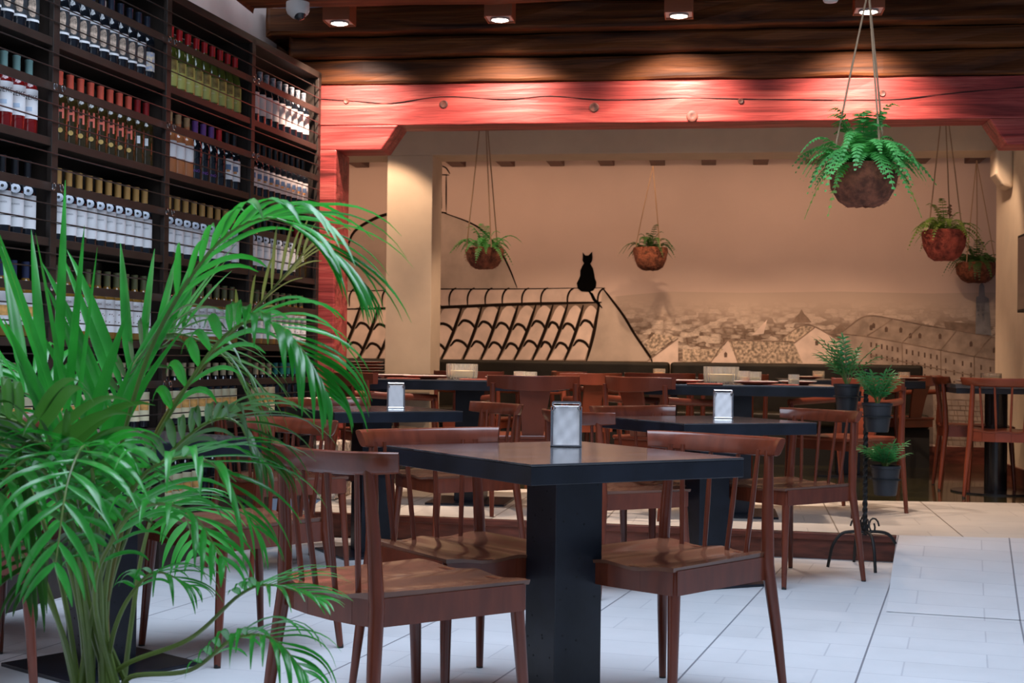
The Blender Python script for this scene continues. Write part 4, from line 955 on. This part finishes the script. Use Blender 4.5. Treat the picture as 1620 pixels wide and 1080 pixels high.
# ------------------------------------------------------------------ big foreground palm
PX, PY = -.76, 2.72
palm = empty('areca_palm', (PX, PY, 0)); tag(palm, 'large leafy green palm in the left foreground', 'palm')
MB().lathe([(.15, 0), (.16, .01), (.20, .30), (.21, .31), (.21, .34), (.19, .34), (.18, .30), (.001, .29)], 32).build('pot', M_POT, palm, smooth=True)
MB().lathe([(.18, .31), (.001, .33)], 24).build('soil', M_SOIL, palm)
BASE = Vector((PX, PY, 0))
def frond(pts, n, Lmax, W, droop, m, rnd, start=.3, fold=.25, up=0, splay=.8, stem_r=.006, dw=.55):
    if up < 0: splay, dw = .5, .95
    P = bez(pts, 40); st_ = MB(); st_.tube([p-BASE for p in P], [stem_r*(1-.8*i/40) for i in range(41)], 7)
    so = st_.build('frond_stem', M_STEM if m is not M_PALMB else m, palm, smooth=True)
    mb = MB()
    for i in range(n):
        t = start+(1-start)*i/(n-1); k = min(39, int(t*40)); p = P[k].lerp(P[k+1], t*40-k) if k < 40 else P[40]
        d = (P[min(40, k+1)]-P[max(0, k-1)]).normalized(); sd = d.cross(Vector((0, 0, 1)))
        if sd.length < .15: sd = Vector((1, 0, 0))
        sd.normalize(); nr = sd.cross(d).normalized()
        uu = (i/(n-1)); L = Lmax*(sin(pi*(.18+.72*uu)))**.8*rnd.uniform(.85, 1.1)
        for s in (-1, 1):
            w = W*.66*rnd.uniform(.75, 1.15); dr = droop*rnd.uniform(.7, 1.3)
            dirn = (sd*s*splay+d*(dw+.6*uu)+Vector((0, 0, up+rnd.uniform(-.08, .12)))+nr*.15+Vector((rnd.uniform(-.1, .1), rnd.uniform(-.1, .1), 0))).normalized()
            K = 9; vs = []; c = p.copy(); dv = dirn.copy()
            for j in range(K+1):
                tt = j/K; ww = w*.5*min(1, .25+3*tt)*(1-tt**2.6)+.0006; sv = dv.cross(nr)
                if sv.length < .05: sv = sd
                sv.normalize(); nn = sv.cross(dv)
                vs += [c+sv*ww+nn*ww*fold, c-nn*ww*fold*.4, c-sv*ww+nn*ww*fold]
                c = c+dv*L/K; dv = (dv+Vector((0, 0, -dr*2.2/K*tt*1.6))).normalized()
            mb.add([v-BASE for v in vs], [(3*j+q, 3*j+q+1, 3*j+4+q, 3*j+3+q) for j in range(K) for q in (0, 1)])
    lf = mb.build('frond_leaflets', m, so, smooth=True)
def pp(L): return [atY(x, y, Y) for x, y, Y in L]
b0 = lambda dx=0, dy=0: (PX+dx, PY+dy, .31)
R1 = random.Random(1)
FR = [
 ([(150, 960, 2.72), (175, 780, 2.68), (235, 560, 2.62), (330, 400, 2.55), (415, 345, 2.5), (490, 372, 2.46), (545, 425, 2.44)], 15, .235, .030, .95, M_PALM, .50, -.25),
 ([(165, 960, 2.70), (215, 760, 2.66), (330, 560, 2.60), (410, 505, 2.55), (475, 550, 2.5), (515, 620, 2.48)], 16, .19, .028, 1.3, M_PALM, .42, 0),
 ([(150, 950, 2.72), (150, 800, 2.75), (170, 690, 2.80), (200, 600, 2.9), (290, 520, 3.0)], 9, .34, .034, .2, M_PALM, .5, .9),
 ([(140, 950, 2.70), (125, 800, 2.7), (105, 690, 2.7), (60, 630, 2.72), (-30, 610, 2.75)], 7, .43, .040, .10, M_PALM, .40, 1.5),
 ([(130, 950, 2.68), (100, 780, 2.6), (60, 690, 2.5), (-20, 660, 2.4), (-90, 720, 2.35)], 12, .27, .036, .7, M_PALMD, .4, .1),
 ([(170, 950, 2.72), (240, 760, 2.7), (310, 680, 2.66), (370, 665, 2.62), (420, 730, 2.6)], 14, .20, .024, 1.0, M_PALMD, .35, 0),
 ([(150, 950, 2.66), (190, 820, 2.6), (240, 740, 2.5), (330, 730, 2.42), (400, 830, 2.4)], 13, .22, .024, 1.0, M_PALM, .35, 0),
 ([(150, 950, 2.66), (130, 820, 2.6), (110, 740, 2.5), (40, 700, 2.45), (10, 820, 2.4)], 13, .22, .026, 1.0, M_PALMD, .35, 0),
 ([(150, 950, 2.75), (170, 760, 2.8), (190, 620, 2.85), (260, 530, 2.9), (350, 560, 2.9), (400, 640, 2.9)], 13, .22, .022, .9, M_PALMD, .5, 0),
 ([(150, 950, 2.75), (120, 760, 2.8), (90, 640, 2.85), (30, 590, 2.9), (-60, 640, 2.9)], 12, .22, .022, .7, M_PALM, .5, .1),
 ([(180, 1000, 2.68), (215, 930, 2.65), (250, 905, 2.6), (300, 925, 2.58)], 7, .12, .016, 1.3, M_PALM, .5, 0),
 ([(185, 1060, 2.70), (300, 1010, 2.62), (380, 940, 2.56), (430, 925, 2.52), (500, 945, 2.5)], 10, .13, .018, .6, M_PALM, .6, 0),
 ([(200, 1075, 2.66), (300, 1060, 2.55), (370, 1010, 2.5), (430, 1010, 2.45), (480, 1060, 2.42)], 11, .14, .018, 1.4, M_PALM, .45, 0),
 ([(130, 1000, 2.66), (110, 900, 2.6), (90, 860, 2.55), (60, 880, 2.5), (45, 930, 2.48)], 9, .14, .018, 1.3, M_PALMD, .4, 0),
 ([(170, 950, 2.72), (240, 700, 2.7), (330, 570, 2.68), (420, 470, 2.66), (480, 400, 2.64)], 6, .18, .014, .5, M_PALMB, .7, .1),
 ([(150, 950, 2.6), (180, 850, 2.5), (230, 800, 2.42), (300, 810, 2.36), (350, 880, 2.32)], 10, .16, .020, 1.2, M_PALM, .3, 0),
]
for L, n, lm, W, dr, m, st0, up in FR:
    pts = [Vector(b0(R1.uniform(-.06, .06), R1.uniform(-.06, .06)))]+pp(L)
    frond(pts, int(n*1.35), lm*1.12, W, dr, m, R1, start=st0, up=up)
for k in range(8):
    a = R1.uniform(.45*pi, 1.55*pi); L = R1.uniform(.30, .48); h = R1.uniform(.38, .60); c, s = cos(a), sin(a); B = Vector(b0(.05*c, .05*s))
    pts = [B, B+Vector((.05*c, .05*s, h*.45)), B+Vector((.14*c*L*2, .14*s*L*2, h*.8)), B+Vector((.5*c*L, .5*s*L, h)), B+Vector((.85*c*L, .85*s*L, h*.92)), B+Vector((1.05*c*L, 1.05*s*L, h*.7))]
    frond(pts, 13, .20, .022, .95, R1.choice([M_PALM, M_PALMD, M_PALMD]), R1, start=.45)

# ------------------------------------------------------------------ ceiling spotlights and small fittings
M_BOXL = mat('terracotta lamp housing', (.30, .085, .035), .5)
M_LAMP = mat('lit lamp disc', (1, .9, .8), .5, emit=(1, .86, .70), estr=22)
LPOS = []
for i, (px, py) in enumerate(((537, 43), (791, 38), (1074, 33), (1374, 25))):
    b_ = -.44; a, z = ra(px, py, b_)
    lab = ['box ceiling spotlight above the end of the wine rack', 'box ceiling spotlight second from the left', 'box ceiling spotlight third from the left, left of the hanging ropes', 'box ceiling spotlight behind the ropes of the large fern'][i]
    z0 = 2.965; p = RP(a, b_, z0); r = empty('ceiling_spotlight', p, TH); tag(r, 'terracotta coloured '+lab, 'spotlight', 'row of box spotlights under the beams')
    mb = MB(); q = .080; hh = 3.234-z0; mb.box(-q, -q+.005, -q, q, 0, hh); mb.box(q-.005, q, -q, q, 0, hh); mb.box(-q+.005, q-.005, -q, -q+.005, .006, hh); mb.box(-q+.005, q-.005, q-.005, q, 0, hh)
    mb.build('housing', M_BOXL, r)
    MB().box(-q+.005, q-.005, -q+.005, q-.005, .012, .016).build('reflector_plate', mat('pale lamp reflector', (.75, .62, .55), .4), r)
    MB().lathe([(.056, .010), (.056, .0), (.050, -.002), (.047, .004), (.047, .010)], 24).build('ring', mat('grey lamp ring', (.30, .28, .27), .4), r, smooth=True)
    MB().lathe([(.046, .004), (.030, -.006), (.001, -.010)], 24).build('bulb', M_LAMP, r, smooth=True)
    LPOS.append(p)
q = onplane(471, 22, RP(0, -1.2, 0), V); sd = empty('dome_camera', (q.x, q.y, q.z-.01)); tag(sd, 'white dome security camera under the beam end above the rack', 'camera')
MB().lathe([(.045, .075), (.062, .07), (.062, .03), (.055, .01), (.03, -.012), (.001, -.018)], 24).build('housing', mat('white plastic', (.6, .58, .56), .4), sd, smooth=True)
MB().lathe([(.034, .006), (.026, -.018), (.001, -.030)], 20, c=(.012, -.014, 0)).build('lens_dome', mat('smoked dome', (.03, .03, .035), .1), sd, smooth=True)
q = onplane(1314, 4, RP(0, -1.73, 0), V); o = MB().lathe([(.001, .0), (.030, .002), (.036, .012), (.036, .028), (.001, .028)], 20).build('smoke_detector', mat('white plastic', (.6, .58, .56), .4), loc=q, smooth=True)
tag(o, 'small white round detector under the nearest ceiling beam', 'detector')
# dark framed screen on the right wall
zc = 1.55
aS, _ = ra(1614, 400, 2.4)
r = empty('wall_screen', RP(AR, 1.85, 1.40), TH); tag(r, 'dark flat screen mounted on the cream right wall', 'screen')
MB().box(-.05, 0, -.60, .42, 0, .56).build('casing', M_FOOT, r, bevel=.004); MB().box(-.053, -.05, -.58, .40, .02, .54).build('display', mat('dark display', (.02, .016, .012), .12), r)

# ------------------------------------------------------------------ lamp light (warm)
WARM = (1, .66, .44)
for i, p in enumerate(LPOS):
    spot('spot_light', (p.x, p.y, p.z-.03), (p.x+.06, p.y+.80, 1.25), 195, 112, 1.0, (1, .78, .64), .05)
for i, (a, pw) in enumerate(((-1.3, 85), (-.35, 55), (1.05, 120), (2.1, 120), (3.2, 115), (4.15, 45))):
    p = RP(a, 2.35, 2.90); r = empty('ceiling_downlight', p, TH)
    tag(r, 'recessed downlight before the cream beam, '+ORD[i]+' from the left', 'downlight', 'downlights of the back room')
    MB().lathe([(.06, .045), (.06, 0.005), (.052, .0), (.045, .01), (.045, .03)], 20).build('ring', M_CHROME, r, smooth=True)
    MB().lathe([(.044, .02), (.001, .018)], 16).build('bulb', M_LAMP, r)
    q = RP(a, 3.3, 0); spot('downlight_beam', (p.x, p.y, p.z-.005), (q.x, q.y, .85), pw, 84, .45, WARM, .03)
for i, (a, pw) in enumerate(((.1, 45), (1.7, 45), (3.3, 45))):
    p = RP(a, .9, 2.90); r = empty('ceiling_downlight', p, TH)
    tag(r, 'recessed downlight just behind the red lintel, '+ORD[i]+' from the left', 'downlight', 'downlights behind the lintel')
    MB().lathe([(.06, .045), (.06, 0.005), (.052, .0), (.045, .01), (.045, .03)], 20).build('ring', M_CHROME, r, smooth=True)
    MB().lathe([(.044, .02), (.001, .018)], 16).build('bulb', M_LAMP, r)
    spot('downlight_beam', (p.x, p.y, p.z-.005), (p.x, p.y, 0), pw, 120, .6, (1, .68, .45), .03)

# unseen warm fill, added at the joists to brighten the upper mural wall
q = RP(1.2, 3.55, 2.78); area('mural_fill', q, (radians(38), 0, TH), 6.6, .12, 26, (1, .62, .42))
